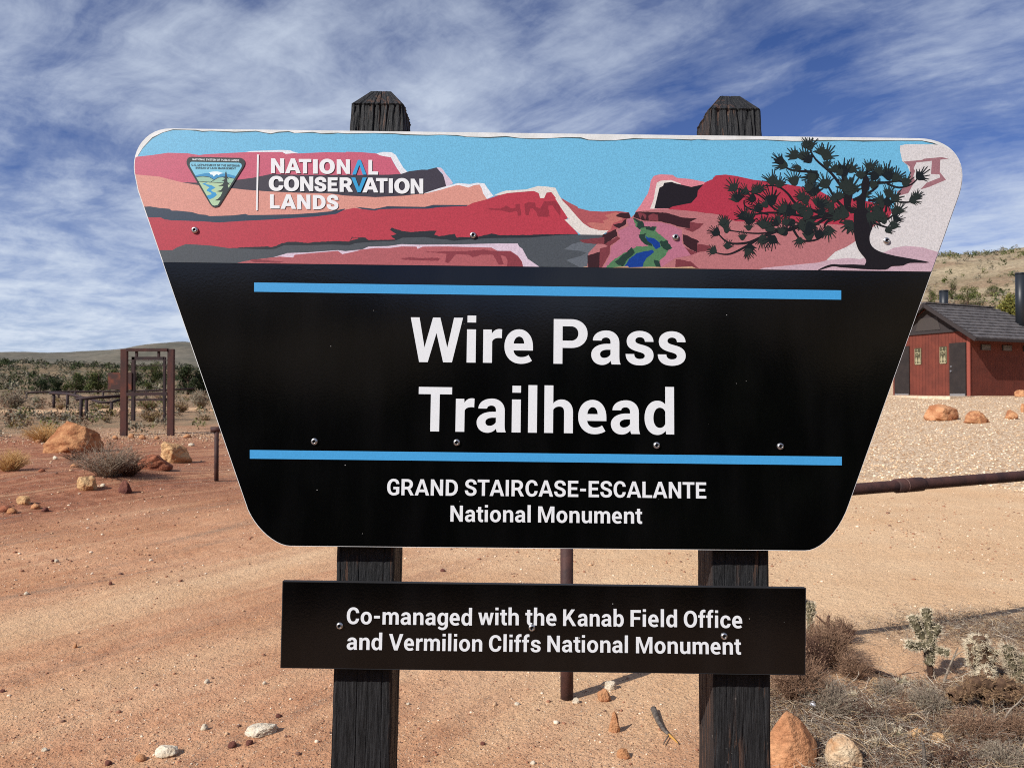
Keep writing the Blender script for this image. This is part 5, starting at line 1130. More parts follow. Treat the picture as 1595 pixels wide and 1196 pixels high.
# loose pebbles: far too many to count
def pebbles(name, xy, size, mats, mi):
    n = len(xy); t = (1 + 5 ** .5) / 2
    base = np.array([(-1, t, 0), (1, t, 0), (-1, -t, 0), (1, -t, 0), (0, -1, t), (0, 1, t), (0, -1, -t), (0, 1, -t), (t, 0, -1), (t, 0, 1), (-t, 0, -1), (-t, 0, 1)]) / 1.9
    fc = np.array([(0, 11, 5), (0, 5, 1), (0, 1, 7), (0, 7, 10), (0, 10, 11), (1, 5, 9), (5, 11, 4), (11, 10, 2), (10, 7, 6), (7, 1, 8), (3, 9, 4), (3, 4, 2), (3, 2, 6), (3, 6, 8), (3, 8, 9), (4, 9, 5), (2, 4, 11), (6, 2, 10), (8, 6, 7), (9, 8, 1)])
    V = base[None] * (1 + RNG.uniform(-.22, .22, (n, 12, 1))); V = V * RNG.uniform(.65, 1.25, (n, 1, 3)) * np.array([1, 1, .62])
    a = RNG.uniform(0, 2 * PI, n); c, s_ = np.cos(a)[:, None], np.sin(a)[:, None]; X = V[..., 0] * c - V[..., 1] * s_; Y = V[..., 0] * s_ + V[..., 1] * c
    V = np.stack([X, Y, V[..., 2]], -1) * size[:, None, None]
    V[..., 0] += xy[:, :1]; V[..., 1] += xy[:, 1:]; V[..., 2] += (H(xy[:, 0], xy[:, 1]) + size * .22)[:, None]
    F = (fc[None] + (np.arange(n) * 12)[:, None, None]).reshape(-1, 3)
    o = np_mesh(name, V.reshape(-1, 3), F, mats, mi=np.repeat(mi, 20)); o['kind'] = 'stuff'; return o
pm = [mat('pebble_tan', s2l((196, 160, 126)), .9), mat('pebble_red', s2l((150, 104, 80)), .9), mat('pebble_white', s2l((226, 206, 180)), .9), mat('pebble_dark', s2l((112, 82, 68)), .9)]
n = 40000; rr_ = 2.6 * (17 / 2.6) ** RNG.random(n); aa = RNG.uniform(-.80, .80, n); xy = np.c_[rr_ * np.sin(aa), rr_ * np.cos(aa)]
clump = fbm(xy[:, 0] * .6, xy[:, 1] * .6, o=3); s_, g_, _, l_, b_ = ground_masks(xy[:, 0], xy[:, 1])
keep = RNG.random(n) < np.clip(.36 + 1.5 * clump + .35 * (1 - s_) + .4 * b_, .05, 1); xy = xy[keep]; n = len(xy)
sz = np.exp(RNG.normal(-5.9, .5, n)) * np.clip(np.hypot(xy[:, 0], xy[:, 1]) / 4, 1, 2.2)
pebbles('pebbles', xy, np.minimum(sz, .026), pm, RNG.choice(4, n, p=[.38, .34, .16, .12]))
n = 9000; rr_ = 14.6 + 18 * RNG.random(n) ** 1.3; aa = RNG.uniform(.27, .86, n); xy = np.c_[rr_ * np.sin(aa), rr_ * np.cos(aa)]
g_ = ground_masks(xy[:, 0], xy[:, 1])[1]; k = RNG.random(n) < g_; xy = xy[k]; n = len(xy)
gm = [mat('gravel_tan', s2l((212, 182, 146)), .9), mat('gravel_cream', s2l((238, 220, 192)), .9), mat('gravel_brown', s2l((172, 138, 106)), .9), mat('gravel_white', s2l((242, 228, 204)), .9)]
pebbles('gravel', xy, RNG.uniform(.010, .030, n), gm, RNG.choice(4, n, p=[.52, .28, .18, .02]))
gk = [mat('chip_tan', s2l((178, 140, 106)), .9), mat('chip_cream', s2l((204, 176, 144)), .9), mat('chip_brown', s2l((140, 104, 80)), .9), mat('chip_white', s2l((222, 204, 178)), .9)]
n = 3200; xy = np.c_[RNG.normal(-9.6, 3.6, n), RNG.normal(19.6, 1.3, n)]; pebbles('gravel', xy, RNG.uniform(.010, .028, n), gk, RNG.choice(4, n, p=[.44, .18, .32, .06]))

# ------------------------------------------------------------------ trees and shrubs
def leaf_mat(key, a, b=None): return mat('leaf_' + key, s2l(a), .8, s2l(b) if b else None, 2.0, 3, spec=.15)
LM = {'juniper': leaf_mat('juniper', (72, 80, 46), (54, 64, 38)), 'juniper_dark': leaf_mat('juniper_dark', (48, 58, 38), (38, 48, 32)), 'olive': leaf_mat('olive', (104, 106, 58), (82, 88, 48)), 'yellowgreen': leaf_mat('yellowgreen', (134, 128, 66), (108, 106, 52)),
      'rabbit': leaf_mat('rabbit', (140, 118, 78), (112, 98, 64)), 'sage': leaf_mat('sage', (134, 126, 108), (108, 102, 86)), 'straw': leaf_mat('straw', (200, 160, 104), (170, 128, 80)), 'brownshrub': leaf_mat('brownshrub', (140, 112, 90), (106, 82, 66))}
bark = mat('bark', s2l((104, 84, 70)), .95, s2l((72, 58, 50)), 8, bump=.5)
def crown_points(n, w_, h_, seed, cl=9, low=.15):
    rg = np.random.default_rng(seed); cs = []
    for i in range(cl):
        a = rg.uniform(0, 2 * PI); r_ = rg.uniform(.15, .62); z = rg.uniform(low, .85); k = math.sqrt(max(.1, 1 - ((z - .42) / .62) ** 2)); cs.append((math.cos(a) * r_ * k * w_ / 2 * 1.2, math.sin(a) * r_ * k * w_ / 2 * 1.2, z * h_, rg.uniform(.22, .40)))
    P_ = []
    for i in range(n):
        c = cs[rg.integers(len(cs))]; d = rg.normal(size=3); d /= np.linalg.norm(d); q = rg.random() ** .4 * c[3]
        P_.append((c[0] + d[0] * q * w_ / 2 * 1.1, c[1] + d[1] * q * w_ / 2 * 1.1, c[2] + d[2] * q * h_ * .62))
    P_ = np.array(P_); P_[:, 2] = np.clip(P_[:, 2], .03 * h_, h_ * 1.02); return P_
def tree(px, py, wpx, hpx, Y, key, key2, label, seed, group, n=900, name='juniper_tree', cat='tree'):
    g = at(px, py, Y); z = Hs(g.x, g.y); top_ = at(px, py - hpx, Y).z; w_ = wpx * Y / FPX; h_ = top_ - z
    o = empty(name, (g.x, g.y, z), label, cat, group)
    n *= 3; P_ = crown_points(n, w_, h_, seed, 14); leaves('crown', P_, np.random.default_rng(seed).uniform(.05, .11, n) * (h_ / 2.4) ** .5 * .72, [LM[key], LM[key2]], o, mi=(np.random.default_rng(seed + 1).random(n) < .35).astype(int))
    rg = np.random.default_rng(seed + 5); mb = MB(); mb.tube([(0, 0, -.2), (.03 * h_, 0, h_ * .25), (.0, .04 * h_, h_ * .55), (.05 * w_, 0, h_ * .8)], [.05 * h_, .045 * h_, .03 * h_, .01 * h_], 8)
    for i in range(5):
        a = rg.uniform(0, 2 * PI); z0 = rg.uniform(.12, .45) * h_; e = (math.cos(a) * w_ * .33, math.sin(a) * w_ * .33, z0 + .3 * h_); mb.tube([(0, 0, z0), (e[0] * .5, e[1] * .5, z0 + .1 * h_), e], [.022 * h_, .016 * h_, .005 * h_], 6)
    mb.build('trunk', bark, o, True); return o
TG = 'junipers beyond the far rail fence'
tree(62, 612, 38, 24, 58, 'juniper_dark', 'juniper', 'dark round juniper at the left, left end of the row behind the rail fence', 101, TG)
tree(88, 612, 26, 22, 57, 'juniper_dark', 'juniper', 'narrow dark juniper, second from the left in the row behind the rail fence', 102, TG)
tree(118, 612, 46, 32, 59, 'juniper', 'olive', 'olive green juniper in the middle of the row behind the rail fence', 103, TG, 1100)
tree(152, 613, 44, 40, 56, 'juniper', 'olive', 'taller green juniper just left of the rusty board', 104, TG, 1100)
tree(181, 613, 34, 42, 58, 'olive', 'juniper', 'pale green juniper behind the rusty brown board', 105, TG, 900)
tree(212, 585, 26, 14, 95, 'juniper_dark', 'juniper', 'small dark juniper on the slope, seen through the left of the tall frame', 107, TG, 500)
tree(238, 588, 50, 26, 90, 'juniper', 'olive', 'broad juniper on the slope, seen through the middle of the tall frame', 106, TG, 800)
tree(229, 612, 22, 18, 60, 'olive', 'juniper', 'low olive juniper, seen through the tall frame above its lower rail', 111, TG, 500)
tree(292, 612, 46, 46, 55, 'juniper_dark', 'juniper', 'dense dark juniper between the tall frame and the trailhead sign', 108, TG, 1300)
tree(320, 613, 34, 36, 56, 'juniper_dark', 'juniper', 'dark juniper half hidden by the left edge of the trailhead sign', 109, TG, 900)
TB = 'trees behind the restroom building'
tree(1575, 512, 90, 64, 52, 'yellowgreen', 'olive', 'large yellow-green tree behind the restroom roof at the right edge', 121, TB, 2600, 'tree')
tree(1507, 462, 44, 20, 90, 'olive', 'juniper', 'round dark green bush-like tree on the slope above the roof ridge', 122, TB, 700)
tree(1450, 462, 18, 12, 88, 'olive', 'juniper', 'small green juniper on the slope beside the smaller vent pipe', 123, TB, 400)
tree(1482, 450, 22, 14, 100, 'juniper', 'olive', 'small juniper on the slope right of the smaller vent pipe', 124, TB, 400)
tree(1545, 458, 30, 15, 98, 'juniper', 'olive', 'low green juniper on the slope between the round bush and the big tree', 125, TB, 450)

def shrub(px, py, wpx, hpx, key, label, seed, n_st=70, n_lf=260, cat='shrub', name='dry_shrub', lf=.010, stem='brown', group=None, grassy=False, dead=False):
    g = G(px, py); sc = g.y / FPX; w_, h_ = wpx * sc, hpx * sc; rg = np.random.default_rng(seed)
    o = empty(name, g, label, cat, group)
    a = rg.uniform(0, 2 * PI, n_st); sp = np.sqrt(rg.random(n_st)); hh = h_ * rg.uniform(.45, 1.05, n_st) * (1 - .38 * sp ** 2)
    ex, ey_ = np.cos(a) * sp * w_ / 2, np.sin(a) * sp * w_ / 2
    t = np.linspace(0, 1, 5); b0 = .18 if not grassy else .3
    P_ = np.zeros((n_st, 5, 3))
    curl = rg.normal(size=(n_st, 1, 2)) * w_ * .05
    P_[:, :, 0] = ex[:, None] * (b0 + (1 - b0) * t ** 1.3) + curl[:, :, 0] * np.sin(t * PI); P_[:, :, 1] = ey_[:, None] * (b0 + (1 - b0) * t ** 1.3) + curl[:, :, 1] * np.sin(t * PI); P_[:, :, 2] = hh[:, None] * t ** (.85 if not grassy else .7) - .01
    r0 = max(.0012, .006 * h_) if not grassy else max(.0012, .0045 * h_)
    px_r = g.y / FPX * .33
    R_ = np.maximum(r0, px_r) * np.linspace(1, .45, 5)[None] * np.ones((n_st, 1))
    # side twigs
    if not grassy:
        m_ = n_st * 3; i = rg.integers(0, n_st, m_); k = rg.integers(1, 4, m_); q0 = P_[i, k]; d = rg.normal(size=(m_, 3)); d[:, 2] = np.abs(d[:, 2]) * .7; d /= np.linalg.norm(d, axis=1, keepdims=True); l = h_ * rg.uniform(.10, .28, m_)
        Q = q0[:, None] + d[:, None] * l[:, None, None] * np.linspace(0, 1, 5)[None, :, None] + rg.normal(size=(m_, 1, 3)) * (h_ * .02) * np.sin(np.linspace(0, PI, 5))[None, :, None]
        P_ = np.concatenate([P_, Q]); R_ = np.concatenate([R_, np.maximum(r0 * .6, px_r * .8) * np.linspace(1, .4, 5)[None] * np.ones((m_, 1))])
    P_[..., 2] += 0
    tubes('stems', P_, R_, STEM[stem], o)
    if n_lf:
        i = rg.integers(0, len(P_), n_lf); k = rg.integers(2, 5, n_lf); L_ = P_[i, k] + rg.normal(size=(n_lf, 3)) * h_ * .03; L_[:, 2] = np.maximum(L_[:, 2], .01)
        leaves('foliage', L_, rg.uniform(.7, 1.4, n_lf) * max(lf, px_r * 1.2), LM[key], o, asp=.35)
    return o
STEM = {'brown': mat('twig_brown', s2l((140, 110, 88)), .9), 'grey': mat('twig_grey', s2l((152, 136, 118)), .9), 'straw': mat('twig_straw', s2l((206, 168, 114)), .9), 'dark': mat('twig_dark', s2l((92, 66, 54)), .9)}
shrub(168, 741, 122, 62, 'brownshrub', 'bare brown twiggy bush in front of the big orange boulder', 201, 260, 700, stem='grey', lf=.018)
shrub(202, 741, 66, 40, 'brownshrub', 'lower bare brown bush beside the rounded reddish boulder', 202, 150, 400, stem='dark', lf=.02)
shrub(118, 716, 56, 20, 'brownshrub', 'low tangle of brown twigs at the foot of the big orange boulder', 219, 60, 140, stem='dark', lf=.02)
shrub(16, 733, 62, 38, 'straw', 'dry golden grass tuft on the bank at the left edge', 203, 420, 0, 'grass tuft', 'grass_tuft', stem='straw', grassy=True)
shrub(70, 688, 70, 32, 'straw', 'dry golden grass clump behind the big orange boulder', 204, 420, 200, 'grass tuft', 'grass_tuft', stem='straw', grassy=True)
shrub(20, 636, 52, 34, 'sage', 'large grey-brown sagebrush at the far left', 205, 110, 700, name='sagebrush', stem='grey', lf=.05)
shrub(95, 638, 16, 12, 'rabbit', 'small yellow-green shrub below the bent rail', 206, 30, 160, stem='brown', lf=.04)
shrub(237, 657, 42, 22, 'rabbit', 'golden-brown shrub between the posts of the tall frame', 207, 70, 420, stem='brown', lf=.04)
shrub(232, 640, 40, 22, 'olive', 'olive shrub behind the golden-brown shrub inside the tall frame', 220, 60, 420, stem='brown', lf=.05)
shrub(283, 642, 30, 18, 'rabbit', 'brownish shrub right of the tall frame', 208, 50, 300, stem='brown', lf=.04)
shrub(313, 636, 36, 32, 'sage', 'grey sagebrush by the left edge of the trailhead sign', 209, 80, 520, name='sagebrush', stem='grey', lf=.05)
shrub(166, 658, 18, 13, 'rabbit', 'small golden shrub left of the tall frame', 210, 30, 160, stem='brown', lf=.03)
shrub(160, 636, 34, 9, 'yellowgreen', 'low bright green plant under the V-shaped rail', 211, 30, 220, 'plant', 'green_plant', stem='brown', lf=.04)
shrub(98, 655, 24, 10, 'olive', 'low green shrub between the fence posts and the boulder', 212, 30, 180, stem='brown', lf=.03)
shrub(60, 637, 18, 11, 'sage', 'small pale shrub on the path left of the bent rail', 213, 30, 180, stem='grey', lf=.04)
shrub(320, 655, 30, 9, 'rabbit', 'low yellowish shrub beside the sign edge below the sagebrush', 221, 30, 180, stem='brown', lf=.03)

# scrub covering the slopes, uncountable
def scrub(name, x, y, s, mats, mi, per=34):
    n = len(x); z = H(x, y); d = RNG.normal(size=(n, per, 3)); d /= np.linalg.norm(d, axis=2, keepdims=True); d *= RNG.random((n, per, 1)) ** .4
    P_ = np.stack([x, y, z + s * .38], 1)[:, None] + d * (s[:, None, None] * np.array([.5, .5, .42]))
    o = leaves(name, P_.reshape(-1, 3), np.repeat(s, per) * RNG.uniform(.08, .17, n * per) * (26 / per) ** .5, mats, None, mi=np.repeat(mi, per)); o['kind'] = 'stuff'; return o
n = 8000; r_ = 70 + 210 * RNG.random(n) ** .9; a = RNG.uniform(-.86, .1, n); x, y = r_ * np.sin(a), r_ * np.cos(a)
k = RNG.random(n) < np.clip(.48 + 1.3 * fbm(x * .02, y * .02, o=3), .15, 1); x, y = x[k], y[k]; n = len(x)
scrub('hillside_scrub', x, y, RNG.uniform(.6, 1.9, n) * np.clip(np.hypot(x, y) / 150, .7, 1.3), [LM['juniper_dark'], LM['juniper'], LM['sage']], RNG.choice(3, n, p=[.28, .32, .40]))
n = 6500; r_ = 66 + 200 * RNG.random(n) ** .8; a = RNG.uniform(.1, .9, n); x, y = r_ * np.sin(a), r_ * np.cos(a)
k = RNG.random(n) < np.clip(.36 + 1.5 * fbm(x * .03, y * .03, o=3) + .5 * sstep(110, 80, r_), .06, 1); x, y = x[k], y[k]; n = len(x)
scrub('hillside_scrub', x, y, RNG.uniform(.35, 1.5, n), [LM['juniper'], LM['olive'], LM['rabbit'], LM['sage']], RNG.choice(4, n, p=[.34, .24, .07, .35]), 22)
n = 2600; r_ = 22 + 42 * RNG.random(n); a = RNG.uniform(-.86, -.05, n); x, y = r_ * np.sin(a), r_ * np.cos(a)
k = (RNG.random(n) < ground_masks(x, y)[2] * np.clip(.6 + 1.6 * fbm(x * .2, y * .2, o=3), .1, 1)); x, y = x[k], y[k]; n = len(x)
scrub('low_scrub', x, y, RNG.uniform(.15, .55, n), [LM['sage'], LM['olive'], LM['rabbit'], LM['brownshrub']], RNG.choice(4, n, p=[.52, .16, .08, .24]), 44)

# unseen junipers added behind the viewpoint to darken the black panels' reflection
n = 420; r_ = 6.5 + 26 * RNG.random(n) ** .8; a = PI + RNG.uniform(-1.15, 1.15, n); x, y = r_ * np.sin(a), r_ * np.cos(a)
top_h = (.85 + np.maximum(r_ - 6.5, 0) * .25) * (1 + .55 * fbm(a * 4.5, r_ * .05, o=3)) * RNG.uniform(.75, 1.1, n)
per = 170; d = RNG.normal(size=(n, per, 3)); d /= np.linalg.norm(d, axis=2, keepdims=True); d *= RNG.random((n, per, 1)) ** .4
P_ = np.stack([x, y, H(x, y) + top_h * .5], 1)[:, None] + d * np.stack([.55 * top_h + .3, .55 * top_h + .3, .52 * top_h], 1)[:, None]
thk = leaves('added_reflection_junipers', P_.reshape(-1, 3), np.repeat(top_h, per) * RNG.uniform(.07, .13, n * per), [LM['juniper_dark'], LM['juniper']], None, mi=RNG.integers(0, 2, n * per)); thk['kind'] = 'stuff'

# ------------------------------------------------------------------ right foreground: chollas, dead brush, litter, sticks
green_c = mat('cholla_green', s2l((106, 100, 76)), .8, s2l((78, 70, 52)), 40, bump=.4, bscale=150); brown_c = mat('cholla_brown', s2l((104, 80, 60)), .9, s2l((76, 56, 42)), 40, bump=.4, bscale=150)
wood_c = mat('cholla_wood', s2l((96, 72, 58)), .9, s2l((66, 48, 40)), 30, bump=.5, bscale=120)
spine_w = mat('spine_cream', s2l((220, 206, 178)), .6, spec=.3); spine_b = mat('spine_brown', s2l((158, 128, 98)), .7); spine_g = mat('spine_grey', s2l((202, 186, 160)), .7)
def arm(P_, R_, rows=26, n=20, seed=0):
    """a tubercled cylindrical joint along 3 control points"""
    P_ = [Vector(p) for p in P_]; pts = cm3(P_, rows // (len(P_) - 1)); m_ = len(pts); V = []; nr = []
    for i, p in enumerate(pts):
        t = (pts[min(i + 1, m_ - 1)] - pts[max(i - 1, 0)]).normalized(); u = t.cross(Vector((.3, .8, .5))).normalized(); v = t.cross(u); f = i / (m_ - 1)
        cap = math.sqrt(max(0, 1 - max(0, (f - .86) / .14) ** 2)) * (min(1, .75 + f * 2))
        for k in range(n):
            a = 2 * PI * k / n; tub = 1 + .20 * math.cos(5 * a + f * m_ * .42) * math.cos(f * m_ * .75 + 1.2 * math.sin(5 * a)); r = R_ * cap * tub
            V.append(p + (u * math.cos(a) + v * math.sin(a)) * max(r, .0004)); nr.append((p, u * math.cos(a) + v * math.sin(a), t, R_ * cap))
    F = [(i * n + k, i * n + (k + 1) % n, (i + 1) * n + (k + 1) % n, (i + 1) * n + k) for i in range(m_ - 1) for k in range(n)]; return V, F, nr
def cm3(pts, n):
    P_ = [pts[0]] + list(pts) + [pts[-1]]; res = []
    for i in range(1, len(P_) - 2):
        for j in range(n):
            t = j / n; p0, p1, p2, p3 = P_[i - 1], P_[i], P_[i + 1], P_[i + 2]; res.append(.5 * ((2 * p1) + (p2 - p0) * t + (2 * p0 - 5 * p1 + 4 * p2 - p3) * t * t + (3 * p1 - p0 - 3 * p2 + p3) * t ** 3))
    return res + [pts[-1]]
def cholla(px, py, arms, label, seed, green=True, spl=.022, nsp=60, trunk=None, spm=None, group=None, spr=.0010):
    """arms: list of (pixel path with depth offsets, radius px)"""
    g = G(px, py); sc = g.y / FPX; o = empty('cholla_cactus', g, label, 'cactus', group); rg = np.random.default_rng(seed)
    def W(x, y, dy=0): return at(x, y, g.y + dy * sc) - g
    SP = []; SR = []
    for path_, rpx in arms:
        P_ = [W(*p) for p in path_]
        if len(P_) == 2: P_.insert(1, (P_[0] + P_[1]) / 2)
        V, F, nr = arm(P_, rpx * sc, 26, 20, seed); mb = MB(); mb.add(V, F); mb.build('stem', green_c if green else brown_c, o, True)
        ni = len(nr); tot = int(2.1 * nsp * (P_[-1] - P_[0]).length / (rpx * sc * 6))
        for _ in range(max(14, tot)):
            p, d, t, r = nr[rg.integers(ni)]; q = p + d * r
            for j in range(5):
                dd = (d + Vector(rg.normal(size=3)) * .55 + t * .35).normalized(); l = spl * rg.uniform(.5, 1.15); SP.append([q, q + dd * l * .5, q + dd * l]); SR.append([spr, spr * .8, spr * .3])
    tubes('spines', [[tuple(v) for v in s_] for s_ in SP], SR, spm or spine_w, o)
    if trunk:
        mb = MB()
        for path_, rpx in trunk: mb.tube([W(*p) for p in path_], [rpx * sc * (1 - .12 * i) for i in range(len(path_))], 10)
        mb.build('woody_base', wood_c, o, True)
    return o
cholla(1449, 1056, [([(1447, 992), (1444, 966), (1443, 947)], 6.4), ([(1438, 994), (1428, 976), (1421, 958)], 6.4), ([(1450, 996), (1456, 984), (1461, 972)], 6), ([(1446, 1003, -4), (1428, 1006, -8), (1413, 1002, -12)], 5.6), ([(1450, 1010), (1466, 1014, -5), (1478, 1018, -8)], 5), ([(1446, 1000, 4), (1440, 988, 10), (1432, 982, 14)], 5.5), ([(1447, 1035), (1449, 1015), (1447, 990)], 6.5)],
       'upright grey-green cholla cactus with two fingers, standing clear on the sand', 301, True, .020, 54, [([(1449, 1060), (1446, 1035), (1440, 1012), (1436, 1002)], 3.2), ([(1450, 1060), (1450, 1030), (1449, 1010)], 4.0)])
cholla(1532, 1070, [([(1530, 1030), (1528, 1008), (1524, 990)], 9), ([(1516, 1035), (1514, 1015), (1513, 1000)], 6), ([(1540, 1035), (1544, 1020), (1548, 1010)], 7), ([(1530, 1058), (1530, 1040), (1528, 1025)], 11), ([(1535, 1060, -10), (1537, 1052, -25), (1537, 1046, -35)], 8)],
       'dense brown spiny cholla topped by pale needles, in front of the grey litter', 302, False, .030, 70, spm=spine_w, spr=.0011)
cholla(1585, 1075, [([(1578, 1040), (1573, 1022), (1570, 1004)], 7), ([(1590, 1050), (1592, 1036), (1596, 1022)], 7), ([(1580, 1062), (1588, 1046), (1594, 1040)], 8), ([(1600, 1065), (1604, 1040), (1606, 1020)], 8)],
       'pale grey-spined cholla at the right edge of the brush', 303, True, .034, 70, spm=spine_g, spr=.0011)
cholla(1545, 1110, [([(1482, 1086, -5), (1505, 1076, 0), (1530, 1070, 0)], 9), ([(1530, 1085, -5), (1555, 1080, 0), (1590, 1082, 5)], 9), ([(1500, 1080), (1520, 1062), (1545, 1068)], 9), ([(1570, 1090), (1585, 1076), (1605, 1080)], 8), ([(1550, 1078), (1560, 1064), (1580, 1068)], 8)],
       'brown dying cholla sprawled above a dark hollow at the right', 304, False, .024, 60, [([(1560, 1125), (1558, 1100), (1550, 1080)], 3), ([(1500, 1120), (1503, 1100), (1507, 1082)], 2), ([(1535, 1125), (1532, 1100), (1530, 1082)], 2.4)], spm=spine_b)
cholla(1261, 1010, [([(1262, 985), (1261, 960), (1257, 935)], 4.5), ([(1262, 960), (1266, 950), (1264, 938)], 4)], 'thin pale cholla stalk beside the right end of the lower board', 305, True, .018, 46)
SG = 'loose spiny joints in the litter'
for i, (x, y, r_, l) in enumerate(((1325, 1092, 4, .030), (1362, 1166, 5, .034), (1397, 1150, 4.5, .028), (1432, 1104, 3.5, .026), (1404, 1068, 4, .024), (1292, 1100, 4, .022))):
    cholla(x, y, [([(x - 6, y - 3), (x + 2, y - 6), (x + 8, y - 8)], r_)], 'pale spiky cholla joint fallen among dry grey litter', 310 + i, True, l, 34, spm=spine_w if i % 2 == 0 else spine_g, group=SG)
# dead brush left of the clear sand
shrub(1262, 1048, 70, 70, 'brownshrub', 'tall dead brown bush touching the lower right corner of the lower board', 251, 260, 900, stem='dark', lf=.006)
shrub(1330, 1056, 76, 52, 'brownshrub', 'matted brown bush at the edge of the clear sand, left of the dark log', 252, 220, 800, stem='brown', lf=.006)
shrub(1288, 1110, 110, 58, 'sage', 'grey tangled brush directly above the pointed orange rock', 253, 280, 500, stem='grey', lf=.006)
shrub(1340, 1120, 80, 34, 'sage', 'low grey-brown brush above the rounded two-tone rock', 254, 260, 500, stem='dark', lf=.006)
shrub(1405, 1118, 60, 30, 'brownshrub', 'small brown tangle above the pale yellow rock', 255, 200, 500, stem='brown', lf=.006)
shrub(1480, 1192, 80, 34, 'brownshrub', 'low brown tangle right of the upright stub', 256, 260, 600, stem='dark', lf=.006)
shrub(1585, 1150, 60, 50, 'brownshrub', 'dead brown bush at the right edge, below the spiny cactus', 257, 240, 700, stem='brown', lf=.006)
shrub(1288, 1036, 96, 84, 'brownshrub', 'matted dead brown bush next to the right end of the lower board', 241, 420, 1500, stem='brown', lf=.006)
shrub(1310, 1000, 56, 44, 'brownshrub', 'dark dead shrub with twisted twigs behind the matted brown bush', 242, 240, 700, stem='dark', lf=.006)
shrub(1240, 1094, 110, 92, 'brownshrub', 'dead brown bush right behind the right-hand sign post', 243, 480, 1500, stem='brown', lf=.006)
shrub(1445, 1110, 64, 52, 'sage', 'pale dry bush below the upright cholla', 244, 320, 700, stem='grey', lf=.006)
shrub(1380, 1080, 60, 26, 'sage', 'low grey dead shrub in the middle of the litter', 245, 240, 400, stem='grey', lf=.006)
shrub(1520, 1150, 110, 52, 'brownshrub', 'low brown brush below the dark hollow', 246, 320, 800, stem='brown', lf=.006)
shrub(1560, 1190, 80, 40, 'sage', 'grey dead brush in the bottom right corner', 247, 320, 500, stem='grey', lf=.006)
shrub(1370, 1140, 50, 26, 'sage', 'low grey brush between the two-tone rock and the pale yellow rock', 248, 220, 300, stem='grey', lf=.006)

stick_m = {'dark': mat('branch_dark', s2l((74, 50, 42)), .85, s2l((48, 34, 32)), 20, bump=.4, bscale=90), 'grey': mat('branch_grey', s2l((150, 138, 122)), .85, s2l((110, 98, 86)), 30, bump=.4, bscale=90), 'pale': mat('branch_pale', s2l((226, 210, 184)), .8), 'tan': mat('branch_tan', s2l((172, 138, 108)), .85, s2l((136, 104, 80)), 20), 'char': mat('branch_char', s2l((70, 62, 56)), .8, s2l((110, 100, 90)), 60, bump=.5, bscale=120, stretch=(1, 1, 1))}
def stick(pts, rpx, key, label, name='stick', cat='stick', group=None, forks=()):
    g = G(pts[0][0], pts[0][1]); sc = g.y / FPX; o = MB()
    def W(p):
        x, y = p[0], p[1]; lift = p[2] if len(p) > 2 else None
        if lift is None: q = G(x, y); q.z += rpx * sc * .8
        else: q = at(x, y, g.y + lift * sc)
        return q - g
    o.tube(cm3([W(p) for p in pts], 5), [rpx * sc * (1 - .6 * i / (5 * (len(pts) - 1))) for i in range(5 * (len(pts) - 1) + 1)], 8)
    for fpts, fr_ in forks: o.tube(cm3([W(p) for p in fpts], 4), [fr_ * sc * (1 - .6 * i / (4 * (len(fpts) - 1))) for i in range(4 * (len(fpts) - 1) + 1)], 7)
    ob = o.build(name, stick_m[key], None, True); ob.location = g; return tag(ob, label, cat, group)
stick([(1314, 1016, 0), (1303, 996, 4), (1291, 976, 6), (1290, 966, 8), (1291, 958, 8)], 4.2, 'dark', 'dark forked dead branch rising out of the brown bush', 'branch', 'branch', forks=[([(1293, 978, 6), (1282, 968, 4), (1271, 958, 2)], 2.2), ([(1291, 962, 8), (1288, 960, 8)], 1.4)])
stick([(1352, 1044), (1375, 1052), (1400, 1060), (1416, 1068)], 4, 'dark', 'dark dead log lying in the litter below the sand', 'branch', 'branch')
stick([(1265, 1020, 0), (1280, 1036, -6), (1295, 1050, -10), (1307, 1066, -14), (1313, 1086, -18)], 1.8, 'pale', 'long pale stick arching over the brown bush', 'stick')
stick([(1470, 1062, 0), (1478, 1040, 3), (1484, 1026, 4), (1492, 1008, 5)], 2.0, 'grey', 'bent grey twig standing between the two big chollas', 'stick', forks=[([(1484, 1026, 4), (1492, 1018, 4), (1500, 1014, 4)], 1.2)])
stick([(1440, 1203, 0), (1440, 1180, 0), (1438, 1156, 0)], 4.6, 'char', 'thick broken stub standing upright in the litter', 'stub', 'stub')
stick([(1372, 1204), (1395, 1196), (1432, 1190)], 5, 'tan', 'thick tan stick lying at the bottom of the litter', 'stick')
stick([(1370, 1172), (1394, 1176), (1418, 1182)], 1.8, 'pale', 'short white curved stick left of the upright stub', 'stick')
stick([(1495, 1172), (1520, 1164), (1552, 1158)], 1.5, 'pale', 'thin white stick right of the upright stub', 'stick')
stick([(1400, 1050, 0), (1412, 1043, 0), (1424, 1036, 0)], 2, 'tan', 'short tan stick leaning left of the upright cholla', 'stick')
stick([(1412, 1078), (1424, 1070)], 2, 'pale', 'short pale chip of wood below the upright cholla', 'stick')
stick([(1496, 1034, 0), (1504, 1042, 0), (1512, 1050, 0)], 2, 'pale', 'short straight pale stick between the big chollas', 'stick')
stick([(1320, 1050, 0), (1325, 1062, 0), (1331, 1076, 0)], 3.4, 'char', 'dark short stump under the matted brown bush', 'stub', 'stub')
stk = stick([(1018, 1108), (1024, 1124), (1032, 1138), (1042, 1148)], 5, 'char', 'curved weathered grey stick on the red dirt beside the right-hand post', 'stick', forks=[([(1042, 1148), (1036, 1158), (1033, 1164)], 1.2)])
mb = MB(); g0 = stk.location; a, b, c = (G(1041, 1147), G(1049, 1154), G(1056, 1161))
for q in (a, b, c): q.z += .012
